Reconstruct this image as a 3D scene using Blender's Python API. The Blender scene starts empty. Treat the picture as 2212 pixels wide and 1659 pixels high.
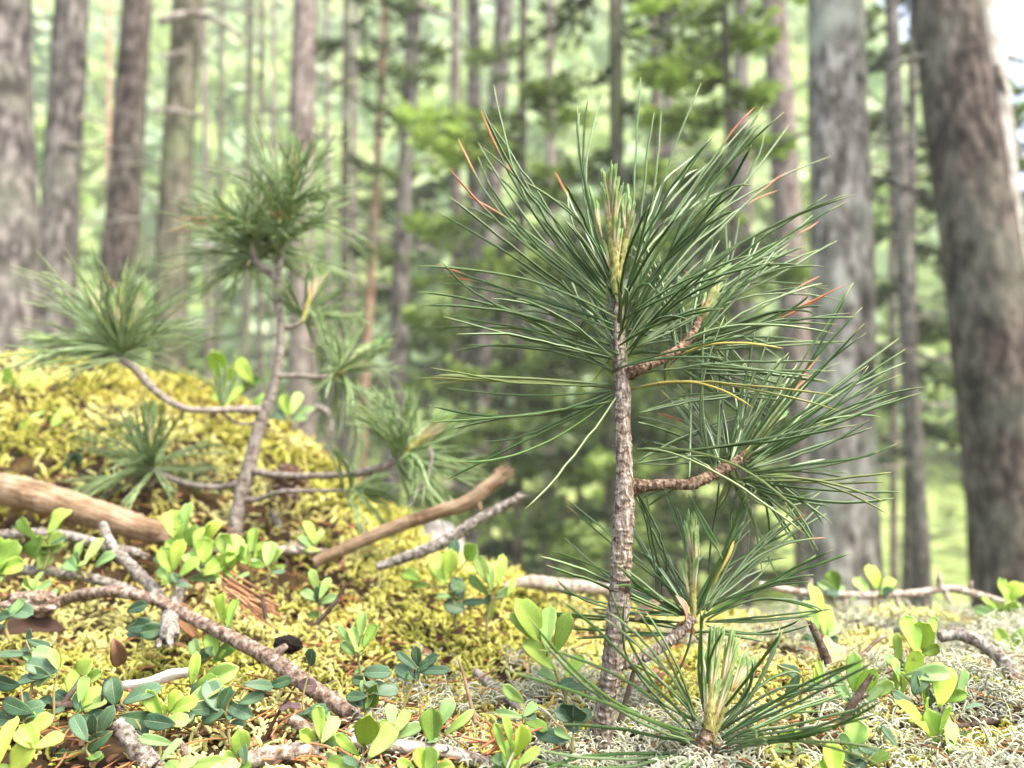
import bpy, math, random
import numpy as np
from mathutils import Vector, Matrix

# ------------------------------------------------------------------ camera, sky, sun
random.seed(5); RNG = np.random.default_rng(11)
SC = bpy.context.scene
COL = SC.collection
PITCH = math.radians(10.8)
F = 1770.0                                  # focal length in pixels of a 2212 px wide frame
cam = bpy.data.cameras.new("camera"); camo = bpy.data.objects.new("camera", cam)
COL.objects.link(camo); SC.camera = camo
cam.sensor_width = 36.0; cam.lens = F/2212*36.0
camo.location = (0, 0, 0); camo.rotation_euler = (math.radians(90)+PITCH, 0, 0)
cam.clip_start = 0.01; cam.clip_end = 2000
cam.dof.use_dof = True; cam.dof.focus_distance = 0.338; cam.dof.aperture_fstop = 7.6
SUN_EL, SUN_AZ = math.radians(56), math.radians(128)     # azimuth clockwise from +Y
w = bpy.data.worlds.new("World"); SC.world = w; w.use_nodes = True
nt = w.node_tree
sky = nt.nodes.new("ShaderNodeTexSky"); sky.sky_type = 'NISHITA'; sky.sun_disc = False
sky.sun_elevation = SUN_EL; sky.sun_rotation = SUN_AZ
sky.air_density = 1.0; sky.dust_density = 6.0; sky.ozone_density = 0.6
bg = nt.nodes["Background"]; bg.inputs[1].default_value = 0.15
nt.links.new(sky.outputs[0], bg.inputs[0])
sl = bpy.data.lights.new("sun", 'SUN'); sl.energy = 1.5; sl.angle = math.radians(15); sl.color = (1.0, .93, .82)
so = bpy.data.objects.new("sun", sl); COL.objects.link(so)
sd = Vector((math.sin(SUN_AZ)*math.cos(SUN_EL), math.cos(SUN_AZ)*math.cos(SUN_EL), math.sin(SUN_EL)))
so.rotation_euler = sd.to_track_quat('Z', 'Y').to_euler(); so.location = (0, 0, 30)
SC.view_settings.view_transform = 'Standard'; SC.view_settings.look = 'None'
SC.view_settings.exposure = 2.12; SC.view_settings.gamma = 1.0
SC.render.engine = 'CYCLES'
SC.cycles.max_bounces = 7; SC.cycles.diffuse_bounces = 3; SC.cycles.volume_bounces = 2; SC.cycles.transparent_max_bounces = 4
SC.cycles.use_denoising = True

# ------------------------------------------------------------------ pixels to places
CP, SP = math.cos(PITCH), math.sin(PITCH)
def ray(u, v):
    a, b = (u-1106)/F, (829.5-v)/F
    return np.array([a, CP - b*SP, SP + b*CP])
def at(u, v, Y):
    r = ray(u, v); return r*(Y/r[1])

# ------------------------------------------------------------------ noise
def _h(ix, iy, iz, s):
    n = (ix*374761393 + iy*668265263 + iz*2147483647 + s*974634777) & 0xffffffff
    n = ((n ^ (n >> 13))*1274126177) & 0xffffffff
    return ((n ^ (n >> 16)) & 0xffffff)/float(0xffffff)
def vnoise(x, y, z=0.0, s=0):
    x, y, z = np.broadcast_arrays(np.asarray(x, float), np.asarray(y, float), np.asarray(z, float))
    ix, iy, iz = (np.floor(q).astype(np.int64) for q in (x, y, z))
    fx, fy, fz = x-ix, y-iy, z-iz
    fx, fy, fz = (q*q*(3-2*q) for q in (fx, fy, fz))
    r = 0
    for dx in (0, 1):
        for dy in (0, 1):
            for dz in (0, 1):
                r = r + _h(ix+dx, iy+dy, iz+dz, s)*(fx if dx else 1-fx)*(fy if dy else 1-fy)*(fz if dz else 1-fz)
    return r
def fbm(x, y, z=0.0, s=0, o=4):
    r, a, t = 0, 1.0, 0
    for k in range(o):
        r = r + a*vnoise(x*2**k, y*2**k, np.asarray(z)*2**k, s+k*7); t += a; a *= .5
    return r/t
def sst(a, b, x):
    t = np.clip((x-a)/(b-a), 0, 1); return t*t*(3-2*t)

# ------------------------------------------------------------------ ground height
MX = np.array([-9, -1.2, -.687, -.393, -.297, -.218, -.173, -.116, -.06, -.026, .05, .2, 9])
MZ = np.array([.42, .36, .262, .224, .177, .115, .07, .037, -.002, -.046, -.09, -.10, -.10])
def G(x, y):
    x = np.asarray(x, float); y = np.asarray(y, float)
    near = -.085+.163*(np.minimum(y, .62)-.35)
    z = near - sst(.60, 1.3, y)*.14
    z = z - .020*sst(-.03, .10, x)*sst(.40, .60, y)
    A = np.interp(x/np.maximum(y, .8), MX, MZ)+.10
    z = z + A*sst(.47, 1.06, y)
    z = z - sst(1.08, 2.8, y)*(.55 + .45*np.clip(A, 0, .4))
    z = z + sst(7, 16, y)*.95
    az = x/np.maximum(y, 1)
    slope = .98 - .62*sst(.47, .62, az)
    z = z + np.clip(y-15, 0, 34)*slope
    bump = (fbm(x*16, y*16, s=3)-.5)*.022 + (fbm(x*55, y*55, s=9, o=3)-.5)*.007
    z = z + bump*np.where(y < 1.4, 1, 0) + (fbm(x*.8, y*.8, s=21)-.5)*.5*sst(1.6, 3.5, y)
    return z
def hit(u, v, y0=.2, y1=1.2):
    ys = np.linspace(y0, y1, 1600); r = ray(u, v)
    X = r[0]/r[1]*ys; Z = r[2]/r[1]*ys
    d = Z - G(X, ys); k = np.where(d < 0)[0]
    j = k[0] if len(k) else np.argmin(d)
    return np.array([X[j], ys[j], Z[j] if len(k) else G(X[j], ys[j])])

# ------------------------------------------------------------------ mesh batches
class MB:
    def __init__(s): s.v=[]; s.l=[]; s.c=[]; s.p=[]; s.t=[]; s.n=0
    def add(s, v, faces, par=None, tint=None):
        v = np.asarray(v, float).reshape(-1, 3); faces = np.asarray(faces, np.int64)
        n = len(v); s.v.append(v); s.l.append((faces+s.n).ravel()); s.c.append(np.full(len(faces), faces.shape[1], np.int64))
        s.p.append(np.zeros((n, 3)) if par is None else np.asarray(par, float).reshape(-1, 3))
        s.t.append(np.zeros((n, 3)) if tint is None else np.broadcast_to(np.asarray(tint, float), (n, 3)))
        s.n += n
    def build(s, name, m, parent=None, smooth=True, origin=None):
        v = np.concatenate(s.v); L = np.concatenate(s.l); C = np.concatenate(s.c)
        if parent is not None:
            org = np.array(world_of(parent))
        else:
            org = np.array(origin if origin is not None else (0, 0, 0), float)
        v = v-org
        me = bpy.data.meshes.new(name)
        me.vertices.add(len(v)); me.vertices.foreach_set("co", v.astype(np.float32).ravel())
        me.loops.add(len(L)); me.loops.foreach_set("vertex_index", L.astype(np.int32))
        me.polygons.add(len(C)); st = np.concatenate([[0], np.cumsum(C)[:-1]])
        me.polygons.foreach_set("loop_start", st.astype(np.int32))
        me.polygons.foreach_set("loop_total", C.astype(np.int32))
        if smooth: me.polygons.foreach_set("use_smooth", np.ones(len(C), bool))
        for nm, arr in (("par", s.p), ("tint", s.t)):
            a = me.attributes.new(nm, 'FLOAT_VECTOR', 'POINT'); a.data.foreach_set("vector", np.concatenate(arr).astype(np.float32).ravel())
        me.update(calc_edges=True); me.validate()
        me.materials.append(m)
        o = bpy.data.objects.new(name, me); COL.objects.link(o)
        if parent is not None: o.parent = parent
        else: o.location = org
        return o
def world_of(o):
    p = Vector((0, 0, 0))
    while o is not None: p = p+o.location; o = o.parent
    return p
def tag(o, label=None, cat=None, group=None, kind=None):
    for k, x in (("label", label), ("category", cat), ("group", group), ("kind", kind)):
        if x: o[k] = x
    return o
def empty(name, loc, label, cat, group=None):
    o = bpy.data.objects.new(name, None); COL.objects.link(o); o.location = Vector(loc); o.empty_display_size = .02
    return tag(o, label, cat, group)
def unit(a): return a/np.maximum(np.linalg.norm(a, axis=-1, keepdims=True), 1e-12)

def tubes(mb, P, R, sides=5, tint=None, ref=None, cap=True, prof=None, v0=None):
    """P (M,N,3) paths, R (M,N) or (M,N,sides) radii; par = (around, along, random)"""
    P = np.asarray(P, float); M, N, _ = P.shape
    R = np.broadcast_to(np.asarray(R, float), (M, N)) if np.ndim(R) < 3 else np.asarray(R)
    T = unit(np.gradient(P, axis=1))
    if ref is None:
        chord = unit(P[:, -1]-P[:, 0]); rr = RNG.normal(size=(M, 3))
        ref = rr-(rr*chord).sum(-1, keepdims=True)*chord
    ref = np.broadcast_to(np.asarray(ref, float), (M, 3))[:, None, :]
    n = unit(ref-(ref*T).sum(-1, keepdims=True)*T); b = np.cross(T, n)
    a = np.arange(sides)/sides*2*math.pi
    ca, sa = np.cos(a), np.sin(a)
    Rr = R[..., None] if R.ndim == 2 else R
    V = P[:, :, None, :]+(n[:, :, None, :]*ca[None, None, :, None]+b[:, :, None, :]*sa[None, None, :, None])*Rr[..., None]
    par = np.zeros((M, N, sides, 3)); par[..., 0] = np.arange(sides)/sides
    al = np.linspace(0, 1, N)[None, :] if v0 is None else v0
    par[..., 1] = np.broadcast_to(al, (M, N))[..., None]; par[..., 2] = RNG.random((M, 1, 1))
    i = np.arange(N-1)[:, None]*sides; j = np.arange(sides)[None, :]; k = (j+1) % sides
    q = np.stack([i+j, i+k, i+sides+k, i+sides+j], -1).reshape(-1, 4)
    q = (q[None]+(np.arange(M)*N*sides)[:, None, None]).reshape(-1, 4)
    t = None if tint is None else np.broadcast_to(np.asarray(tint, float).reshape((-1, 1, 1, 3)) if np.ndim(tint) < 4 else tint, (M, N, sides, 3)).reshape(-1, 3)
    base = mb.n
    mb.add(V, q, par, t)
    if cap and M < 40:
        for m_ in range(M):
            for e in (0, N-1):
                ring = base+m_*N*sides+e*sides+np.arange(sides)
                if e == 0: ring = ring[::-1]
                mb.l.append(ring); mb.c.append(np.array([sides]))
def smooth_path(pts, n):
    pts = np.asarray(pts, float)
    if len(pts) == 2:
        t = np.linspace(0, 1, n)[:, None]; return pts[0]*(1-t)+pts[1]*t
    d = np.concatenate([[0], np.cumsum(np.linalg.norm(np.diff(pts, axis=0), axis=1))])
    d = np.maximum.accumulate(d+np.arange(len(d))*1e-9); s = np.linspace(0, d[-1], n)
    m = np.gradient(pts, d, axis=0)
    k = np.clip(np.searchsorted(d, s, side='right')-1, 0, len(d)-2); h = (d[k+1]-d[k])[:, None]
    t = ((s-d[k])/(d[k+1]-d[k]))[:, None]
    return (pts[k]*(2*t**3-3*t**2+1)+m[k]*h*(t**3-2*t**2+t)+pts[k+1]*(-2*t**3+3*t**2)+m[k+1]*h*(t**3-t**2))
def interp(vals, n): return np.interp(np.linspace(0, 1, n), np.linspace(0, 1, len(vals)), vals)
def rough_tube(mb, pts, rad, n, sides, amp=.08, fs=(3, 60), seed=0, tint=None, scars=0.0):
    P = smooth_path(pts, n); R = interp(rad, n)
    s = np.concatenate([[0], np.cumsum(np.linalg.norm(np.diff(P, axis=0), axis=1))])
    a = np.arange(sides)/sides*2*math.pi
    ca, sa = np.cos(a)[None], np.sin(a)[None]; S = s[:, None]/np.mean(rad)
    f = 1+amp*2*(fbm(ca*fs[0]/2, sa*fs[0]/2, S*fs[1]/60, s=seed)-.5)
    if scars: f = f+scars*np.clip(fbm(ca*1.2+5, sa*1.2, S*2.6, s=seed+31, o=2)-.5, 0, 1)*2
    tubes(mb, P[None], (R[:, None]*f)[None], sides, tint=tint, v0=s[None])
    return P
def cards(mb, C, D, L, W, tint, nrm=None, par2=None):
    """leaf shaped four sided faces: centre C, direction D, length L, width W"""
    M = len(C); D = unit(D)
    if nrm is None: nrm = RNG.normal(size=(M, 3))
    S = unit(np.cross(D, nrm)); L = np.broadcast_to(L, M)[:, None]; W = np.broadcast_to(W, M)[:, None]
    V = np.stack([C-D*L/2, C+S*W/2, C+D*L/2, C-S*W/2], 1)
    q = np.arange(4)[None]+np.arange(M)[:, None]*4
    par = np.zeros((M, 4, 3)); par[:, 2, 1] = 1; par[:, 1::2, 1] = .5; par[..., 2] = RNG.random((M, 1))
    mb.add(V, q, par, np.repeat(np.broadcast_to(tint, (M, 3)), 4, 0))
def leaves(mb, B, D, Nn, L, W, tint, curl=.25, fold=.3, shape=(.75, .5), nu=9, nv=7):
    M = len(B); D = unit(np.asarray(D, float)); S = unit(np.cross(D, Nn)); Nn = np.cross(S, D)
    L = np.broadcast_to(L, M).astype(float); W = np.broadcast_to(W, M).astype(float)
    t = 1-(1-np.linspace(0, 1, nu))**1.7; wv = np.maximum(t, 1e-4)**shape[0]*np.maximum(1-t, 0)**shape[1]; wv = wv/wv.max(); wv[0] = .06; wv[-1] = .04
    x = np.linspace(-1, 1, nv)
    cu = np.broadcast_to(curl, M)[:, None, None]; fo = np.broadcast_to(fold, M)[:, None, None]
    X = (x[None, None]*wv[None, :, None])*W[:, None, None]/2
    wav = .05*np.sin(t*9+RNG.random((M, 1))*6)[:, :, None]*np.abs(x)[None, None]
    Z = (-cu*(t[None, :, None]**2)*L[:, None, None] + (fo*np.abs(X)) + wav*W[:, None, None])
    Y = t[None, :, None]*L[:, None, None]*np.ones((1, 1, nv)) - np.abs(x)[None, None]**2*(t[None, :, None] > .95)*.06*L[:, None, None]
    V = B[:, None, None]+D[:, None, None]*Y[..., None]+S[:, None, None]*X[..., None]+Nn[:, None, None]*Z[..., None]
    i = np.arange(nu-1)[:, None]*nv; j = np.arange(nv-1)[None]
    q = np.stack([i+j, i+j+1, i+nv+j+1, i+nv+j], -1).reshape(-1, 4)
    q = (q[None]+(np.arange(M)*nu*nv)[:, None, None]).reshape(-1, 4)
    par = np.zeros((M, nu, nv, 3)); par[..., 0] = x; par[..., 1] = t[None, :, None]; par[..., 2] = RNG.random((M, 1, 1))
    mb.add(V, q, par, np.repeat(np.broadcast_to(tint, (M, 3)), nu*nv, 0))

# ------------------------------------------------------------------ materials
def lin(r, g, b):
    f = lambda c: c/12.92 if c <= .04045 else ((c+.055)/1.055)**2.4
    return (f(r/255), f(g/255), f(b/255), 1)
class NB:
    def __init__(s, name):
        s.m = bpy.data.materials.new(name); s.m.use_nodes = True; s.t = s.m.node_tree
        s.out = s.t.nodes["Material Output"]; s.b = s.t.nodes["Principled BSDF"]
    def n(s, kind, **kw):
        x = s.t.nodes.new("ShaderNode"+kind)
        for k, v in kw.items():
            if k.startswith("i_"):
                key = k[2:]; key = int(key) if key.isdigit() else key.replace("_", " ")
                if hasattr(v, "is_output") or isinstance(v, bpy.types.NodeSocket): s.t.links.new(v, x.inputs[key])
                else: x.inputs[key].default_value = v
            else: setattr(x, k, v)
        return x
    def math(s, op, a, b=0.0, c=None):
        x = s.n("Math", operation=op)
        for i, v in enumerate((a, b) if c is None else (a, b, c)):
            if isinstance(v, bpy.types.NodeSocket): s.t.links.new(v, x.inputs[i])
            else: x.inputs[i].default_value = v
        return x.outputs[0]
    def mix(s, f, a, b, mode='MIX'):
        x = s.n("Mix", data_type='RGBA', blend_type=mode)
        for i, v in ((0, f), (6, a), (7, b)):
            if isinstance(v, bpy.types.NodeSocket): s.t.links.new(v, x.inputs[i])
            else: x.inputs[i].default_value = v
        return x.outputs[2]
    def attr(s, name):
        a = s.n("Attribute", attribute_name=name); x = s.n("SeparateXYZ", i_0=a.outputs["Vector"]); return x.outputs, a.outputs
    def ramp(s, f, stops):
        r = s.n("ValToRGB"); s.t.links.new(f, r.inputs[0]); e = r.color_ramp.elements
        while len(e) < len(stops): e.new(.5)
        for k, (p, c) in enumerate(stops): e[k].position = p; e[k].color = c if len(c) == 4 else (*c, 1)
        return r.outputs[0]
    def noise(s, scale, detail=4, vec=None, rough=.55):
        x = s.n("TexNoise"); x.inputs["Scale"].default_value = scale; x.inputs["Detail"].default_value = detail; x.inputs["Roughness"].default_value = rough
        if vec is None: vec = s.n("TexCoord").outputs["Object"]
        s.t.links.new(vec, x.inputs["Vector"]); return x.outputs[0]
    def stretch(s, sc):
        tc = s.n("TexCoord"); mp = s.n("Mapping"); mp.inputs["Scale"].default_value = sc
        s.t.links.new(tc.outputs["Object"], mp.inputs[0]); return mp.outputs[0]
    def done(s, col, rough=.6, spec=.3, bump=None, bd=.001, bs=.6, trans=0.0, tcol=None):
        b = s.b
        for v, k in ((col, "Base Color"), (rough, "Roughness")):
            if isinstance(v, bpy.types.NodeSocket): s.t.links.new(v, b.inputs[k])
            else: b.inputs[k].default_value = v
        b.inputs["Specular IOR Level"].default_value = spec
        if bump is not None:
            x = s.n("Bump"); x.inputs["Strength"].default_value = bs; x.inputs["Distance"].default_value = bd
            s.t.links.new(bump, x.inputs["Height"]); s.t.links.new(x.outputs[0], b.inputs["Normal"])
        if trans > 0:
            tr = s.n("BsdfTranslucent"); tc = tcol if tcol is not None else col
            if isinstance(tc, bpy.types.NodeSocket): s.t.links.new(tc, tr.inputs[0])
            else: tr.inputs[0].default_value = tc
            mx = s.n("MixShader"); mx.inputs[0].default_value = trans
            s.t.links.new(b.outputs[0], mx.inputs[1]); s.t.links.new(tr.outputs[0], mx.inputs[2]); s.t.links.new(mx.outputs[0], s.out.inputs[0])
        return s.m

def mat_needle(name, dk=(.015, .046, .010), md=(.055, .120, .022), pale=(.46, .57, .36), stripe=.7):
    b = NB(name); p, _ = b.attr("par"); t, _ = b.attr("tint")
    base = b.mix(p[2], (*dk, 1), (*md, 1))
    base = b.mix(b.math('MULTIPLY', b.noise(260, 2), .45), base, (.10, .20, .06, 1))
    # two of the three faces carry pale bands; tint.z says how much this bundle shows them
    a = b.math('MULTIPLY', p[0], 3.0); fr = b.math('ABSOLUTE', b.math('SUBTRACT', b.math('FRACT', a), .5))
    band = b.math('MULTIPLY', b.math('LESS_THAN', fr, .34), b.math('GREATER_THAN', a, 1.0))
    base = b.mix(b.math('MULTIPLY', band, b.math('MULTIPLY', t[2], stripe)), base, (*pale, 1))
    tip = b.math('SMOOTH_MIN', 1.0, b.math('MAXIMUM', 0.0, b.math('MULTIPLY', b.math('SUBTRACT', p[1], .93), 14.0)), .01)
    base = b.mix(b.math('MULTIPLY', tip, .6), base, (.42, .46, .16, 1))
    low = b.math('MAXIMUM', 0.0, b.math('SUBTRACT', .35, b.math('MULTIPLY', p[1], 3.5)))
    base = b.mix(low, base, (.30, .42, .16, 1))
    # withered tip (tint.x = share of the needle), yellowed needle (tint.y)
    wn = b.math('MULTIPLY', b.math('SUBTRACT', b.math('ADD', p[1], t[0]), 1.0), 9.0)
    wn = b.math('MINIMUM', b.math('MAXIMUM', wn, 0.0), 1.0)
    base = b.mix(wn, base, b.mix(p[2], (.42, .13, .045, 1), (.50, .22, .13, 1)))
    base = b.mix(b.math('MULTIPLY', t[1], b.math('MINIMUM', 1.0, b.math('ADD', .25, b.math('MULTIPLY', p[1], 1.6)))), base, b.mix(b.noise(150, 2), (.50, .42, .07, 1), (.60, .46, .16, 1)))
    return b.done(base, .45, .28, trans=.12)
def mat_fresh():
    b = NB("new_needle"); p, _ = b.attr("par"); t, _ = b.attr("tint")
    c = b.ramp(p[1], [(0, (.40, .30, .12)), (.25, (.66, .60, .38)), (.5, (.58, .64, .40)), (.70, (.22, .42, .14)), (1, (.26, .48, .20))])
    c = b.mix(b.math('MULTIPLY', t[0], b.noise(500, 2)), c, (.28, .16, .04, 1))
    return b.done(c, .45, .35, trans=.15)
def mat_shoot():
    b = NB("shoot_bark"); n = b.noise(420, 4)
    c = b.ramp(n, [(.3, (.15, .09, .03)), (.48, (.27, .27, .08)), (.62, (.36, .37, .14)), (.8, (.52, .46, .28))])
    return b.done(c, .7, .2, bump=n, bd=.0006)
def mat_bark(name, stops, sc=(220, 220, 90), ring=0.0, bd=.0008, fine=900, rough=.85):
    b = NB(name); v = b.stretch(sc); n = b.noise(1.0, 6, v, .62); n2 = b.noise(fine, 3)
    c = b.ramp(n, stops)
    c = b.mix(b.math('MULTIPLY', n2, .5), c, (.10, .07, .05, 1))
    h = b.math('ADD', n, b.math('MULTIPLY', n2, .4))
    if ring:
        p, _ = b.attr("par")
        wv = b.math('ADD', b.math('MULTIPLY', p[1], ring), b.math('MULTIPLY', b.noise(90, 3), 3.0))
        wv = b.math('FRACT', wv); rr = b.math('GREATER_THAN', wv, .78)
        rr = b.math('MULTIPLY', rr, b.math('GREATER_THAN', b.noise(170, 2), .48))
        c = b.mix(b.math('MULTIPLY', rr, .65), c, (.045, .022, .014, 1)); h = b.math('SUBTRACT', h, b.math('MULTIPLY', rr, .5))
    return b.done(c, rough, .15, bump=h, bd=bd, bs=.9)
def mat_leaf(name, glossy):
    b = NB(name); p, _ = b.attr("par"); _, ta = b.attr("tint")
    c = b.mix(b.math('MULTIPLY', b.noise(160, 3), .5), ta["Color"], b.mix(1.0, ta["Color"], (.6, .75, .45, 1), 'MULTIPLY'))
    c = b.mix(b.math('MULTIPLY', b.math('GREATER_THAN', b.noise(330, 2), .70), .45), c, (.16, .12, .03, 1))
    ax = b.math('ABSOLUTE', p[0])
    mid = b.math('MAXIMUM', 0.0, b.math('SUBTRACT', 1.0, b.math('MULTIPLY', ax, 14.0)))
    vein = b.math('FRACT', b.math('SUBTRACT', b.math('MULTIPLY', p[1], 6.0), b.math('MULTIPLY', ax, 1.7)))
    vein = b.math('MAXIMUM', 0.0, b.math('SUBTRACT', 1.0, b.math('MULTIPLY', b.math('ABSOLUTE', b.math('SUBTRACT', vein, .5)), 12.0)))
    c = b.mix(b.math('MULTIPLY', b.math('GREATER_THAN', b.math('ADD', ax, b.math('MULTIPLY', b.noise(140, 2), .5)), 1.22), .5), c, (.20, .11, .04, 1))
    ln = b.math('MAXIMUM', mid, b.math('MULTIPLY', vein, .35))
    c = b.mix(b.math('MULTIPLY', ln, .45), c, b.mix(.5, c, (.75, .8, .45, 1)))
    return b.done(c, .45 if glossy else .55, .3 if glossy else .25, bump=b.math('SUBTRACT', b.noise(120, 2), b.math('MULTIPLY', ln, .6)), bd=.0006, bs=.5, trans=.12 if glossy else .38)
def mat_tint(name, rough=.7, trans=0.0, var=.35, nscale=200, spec=.2):
    b = NB(name); _, ta = b.attr("tint")
    c = b.mix(b.math('MULTIPLY', b.noise(nscale, 3), var), ta["Color"], b.mix(1.0, ta["Color"], (.4, .4, .35, 1), 'MULTIPLY'))
    return b.done(c, rough, spec, trans=trans)
def mat_trunk(name, dark, mid, light, patch=(.30, .33, .26), pamt=.25):
    b = NB(name); v = b.stretch((20, 20, 8)); n = b.noise(1.0, 7, v, .62)
    c = b.ramp(n, [(.36, (*dark, 1)), (.5, (*mid, 1)), (.62, (*light, 1))])
    n2 = b.noise(2.6, 4)
    c = b.mix(b.math('MULTIPLY', b.math('MULTIPLY', b.math('MAXIMUM', 0.0, b.math('SUBTRACT', n2, .5)), 6.0), pamt), c, (*patch, 1))
    v2 = b.stretch((5, 5, 4)); n3 = b.noise(1.0, 3, v2)
    c = b.mix(b.math('MINIMUM', .8, b.math('MULTIPLY', b.math('MAXIMUM', 0.0, b.math('SUBTRACT', n3, .60)), 9.0)), c, (*dark, 1))
    return b.done(c, .9, .1, bump=n, bd=.03, bs=1.0)
M_NEEDLE = mat_needle("pine_needle")
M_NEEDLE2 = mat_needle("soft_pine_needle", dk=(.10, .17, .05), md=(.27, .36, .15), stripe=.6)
M_FRESH = mat_fresh(); M_SHOOT = mat_shoot()
M_BARK = mat_bark("sapling_bark", [(.32, (.04, .028, .02)), (.42, (.17, .135, .105)), (.53, (.30, .258, .212)), (.65, (.56, .52, .46))], ring=150.0, sc=(700, 700, 200), bd=.0012)
M_TWIGB = mat_bark("branchlet_bark", [(.34, (.035, .018, .010)), (.45, (.15, .095, .06)), (.55, (.26, .19, .13)), (.67, (.47, .40, .32))], ring=190.0, sc=(500, 500, 500), bd=.0012)
M_BARK2 = mat_bark("grey_sapling_bark", [(.30, (.14, .12, .10)), (.5, (.27, .245, .215)), (.7, (.42, .39, .35))], ring=110.0)
M_STICK_TAN = mat_bark("bare_wood", [(.34, (.10, .06, .035)), (.48, (.26, .175, .105)), (.66, (.44, .34, .235))], sc=(70, 70, 70), fine=300, rough=.6)
def mat_grain():
    b = NB("bare_wood_grain"); p, _ = b.attr("par")
    v = b.n("CombineXYZ", i_0=b.math('MULTIPLY', b.math('SINE', b.math('MULTIPLY', p[0], 6.2832)), 5.0), i_1=b.math('MULTIPLY', b.math('COSINE', b.math('MULTIPLY', p[0], 6.2832)), 5.0), i_2=b.math('MULTIPLY', p[1], 28.0))
    n = b.noise(1.6, 6, v.outputs[0], .65); n2 = b.noise(38, 5)
    c = b.ramp(b.math('ADD', b.math('MULTIPLY', n, .6), b.math('MULTIPLY', n2, .4)), [(.36, (.055, .030, .018)), (.45, (.20, .125, .07)), (.53, (.34, .245, .155)), (.64, (.50, .41, .30))])
    return b.done(c, .7, .2, bump=n, bd=.002, bs=1.0)
M_GRAIN = mat_grain()
M_STICK_BRN = mat_bark("brown_twig_bark", [(.36, (.045, .026, .018)), (.46, (.19, .13, .095)), (.56, (.33, .255, .20)), (.68, (.58, .52, .45))], sc=(330, 330, 330), bd=.0014)
M_STICK_GRY = mat_bark("grey_twig_bark", [(.36, (.05, .042, .036)), (.46, (.19, .17, .15)), (.56, (.33, .31, .28)), (.68, (.56, .55, .51))], sc=(330, 330, 330), bd=.0014)
M_STICK_DRK = mat_bark("dark_twig_bark", [(.30, (.025, .018, .014)), (.5, (.07, .05, .04)), (.75, (.20, .17, .15))], sc=(250, 250, 250))
M_STICK_PAL = mat_bark("pale_dead_wood", [(.36, (.13, .095, .07)), (.48, (.36, .30, .245)), (.62, (.60, .55, .48))], sc=(300, 300, 300), bd=.0012)
M_YOUNG = mat_leaf("young_leaf", False); M_OLD = mat_leaf("old_leaf", True)
M_STEM = mat_tint("sprig_stem", .6, .1); M_MOSS = mat_tint("moss_frond", .75, .25, .5, 330); M_LICH = mat_tint("reindeer_lichen", .9, .1, .35, 300)
M_LITTER = mat_tint("dead_needle", .6, 0, .5, 300); M_FOL = mat_tint("conifer_foliage", .6, .3, .4, 9); M_WOOD = mat_tint("far_foliage", .7, .35, .3, .6)
M_MISC = mat_tint("dry_plant_matter", .8, 0, .7, 140)
T_GREY = mat_trunk("grey_pine_bark", (.024, .020, .019), (.092, .080, .077), (.215, .197, .188))
T_DARK = mat_trunk("dark_pine_bark", (.024, .017, .015), (.085, .066, .060), (.20, .165, .15))
T_MOSSY = mat_trunk("mossy_pine_bark", (.035, .032, .022), (.095, .088, .066), (.17, .165, .125), (.17, .21, .10), .6)
T_DEEP = mat_trunk("deep_brown_pine_bark", (.012, .009, .008), (.055, .042, .037), (.14, .115, .10))
T_PINK = mat_trunk("pink_pine_bark", (.07, .053, .049), (.185, .15, .14), (.31, .265, .25))
T_ORNG = mat_trunk("orange_pine_bark", (.17, .09, .06), (.38, .24, .17), (.52, .36, .28))
T_PALE = mat_trunk("pale_lichen_bark", (.05, .042, .037), (.18, .162, .147), (.42, .40, .37), (.40, .43, .36), .8)
T_WHITE = mat_trunk("whitish_bark", (.22, .20, .18), (.42, .40, .37), (.58, .56, .53), (.6, .6, .56), .5)  # whitish bark for the trunk beside the dark leaning pine

T_ARM = mat_trunk("dead_branch_bark", (.10, .085, .075), (.27, .24, .215), (.45, .42, .39))

# ------------------------------------------------------------------ ground (one sheet to the far hillside)
def ground():
    s = np.linspace(-1, 1, 560); x = np.sinh(s*6.6)/math.sinh(6.6)*75
    t = np.concatenate([np.linspace(-12, .18, 40)[:-1], np.linspace(.18, 1.4, 300)[:-1], 1.4*np.exp(np.linspace(0, math.log(72/1.4), 170))])
    X, Y = np.meshgrid(x, t); Z = G(X, Y)
    mb = MB(); nx = len(x)
    i = np.arange(len(t)-1)[:, None]*nx; j = np.arange(nx-1)[None]
    mb.add(np.stack([X, Y, Z], -1), np.stack([i+j, i+j+1, i+nx+j+1, i+nx+j], -1).reshape(-1, 4))
    b = NB("forest_soil"); n = b.noise(45, 6); n2 = b.noise(2.2, 5); pos = b.n("SeparateXYZ", i_0=b.n("TexCoord").outputs["Object"])
    soil = b.ramp(n, [(.3, (.012, .008, .005)), (.5, (.035, .022, .013)), (.62, (.075, .052, .022)), (.75, (.14, .11, .04))])
    far = b.ramp(n2, [(.3, (.04, .05, .02)), (.45, (.11, .15, .05)), (.55, (.22, .28, .09)), (.7, (.28, .30, .13))])
    f = b.math('MINIMUM', 1.0, b.math('MAXIMUM', 0.0, b.math('SUBTRACT', pos.outputs[1], 1.2)))
    m = b.done(b.mix(f, soil, far), .95, .05, bump=n, bd=.004)
    tag(mb.build("ground", m), kind="structure")
ground()

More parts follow.
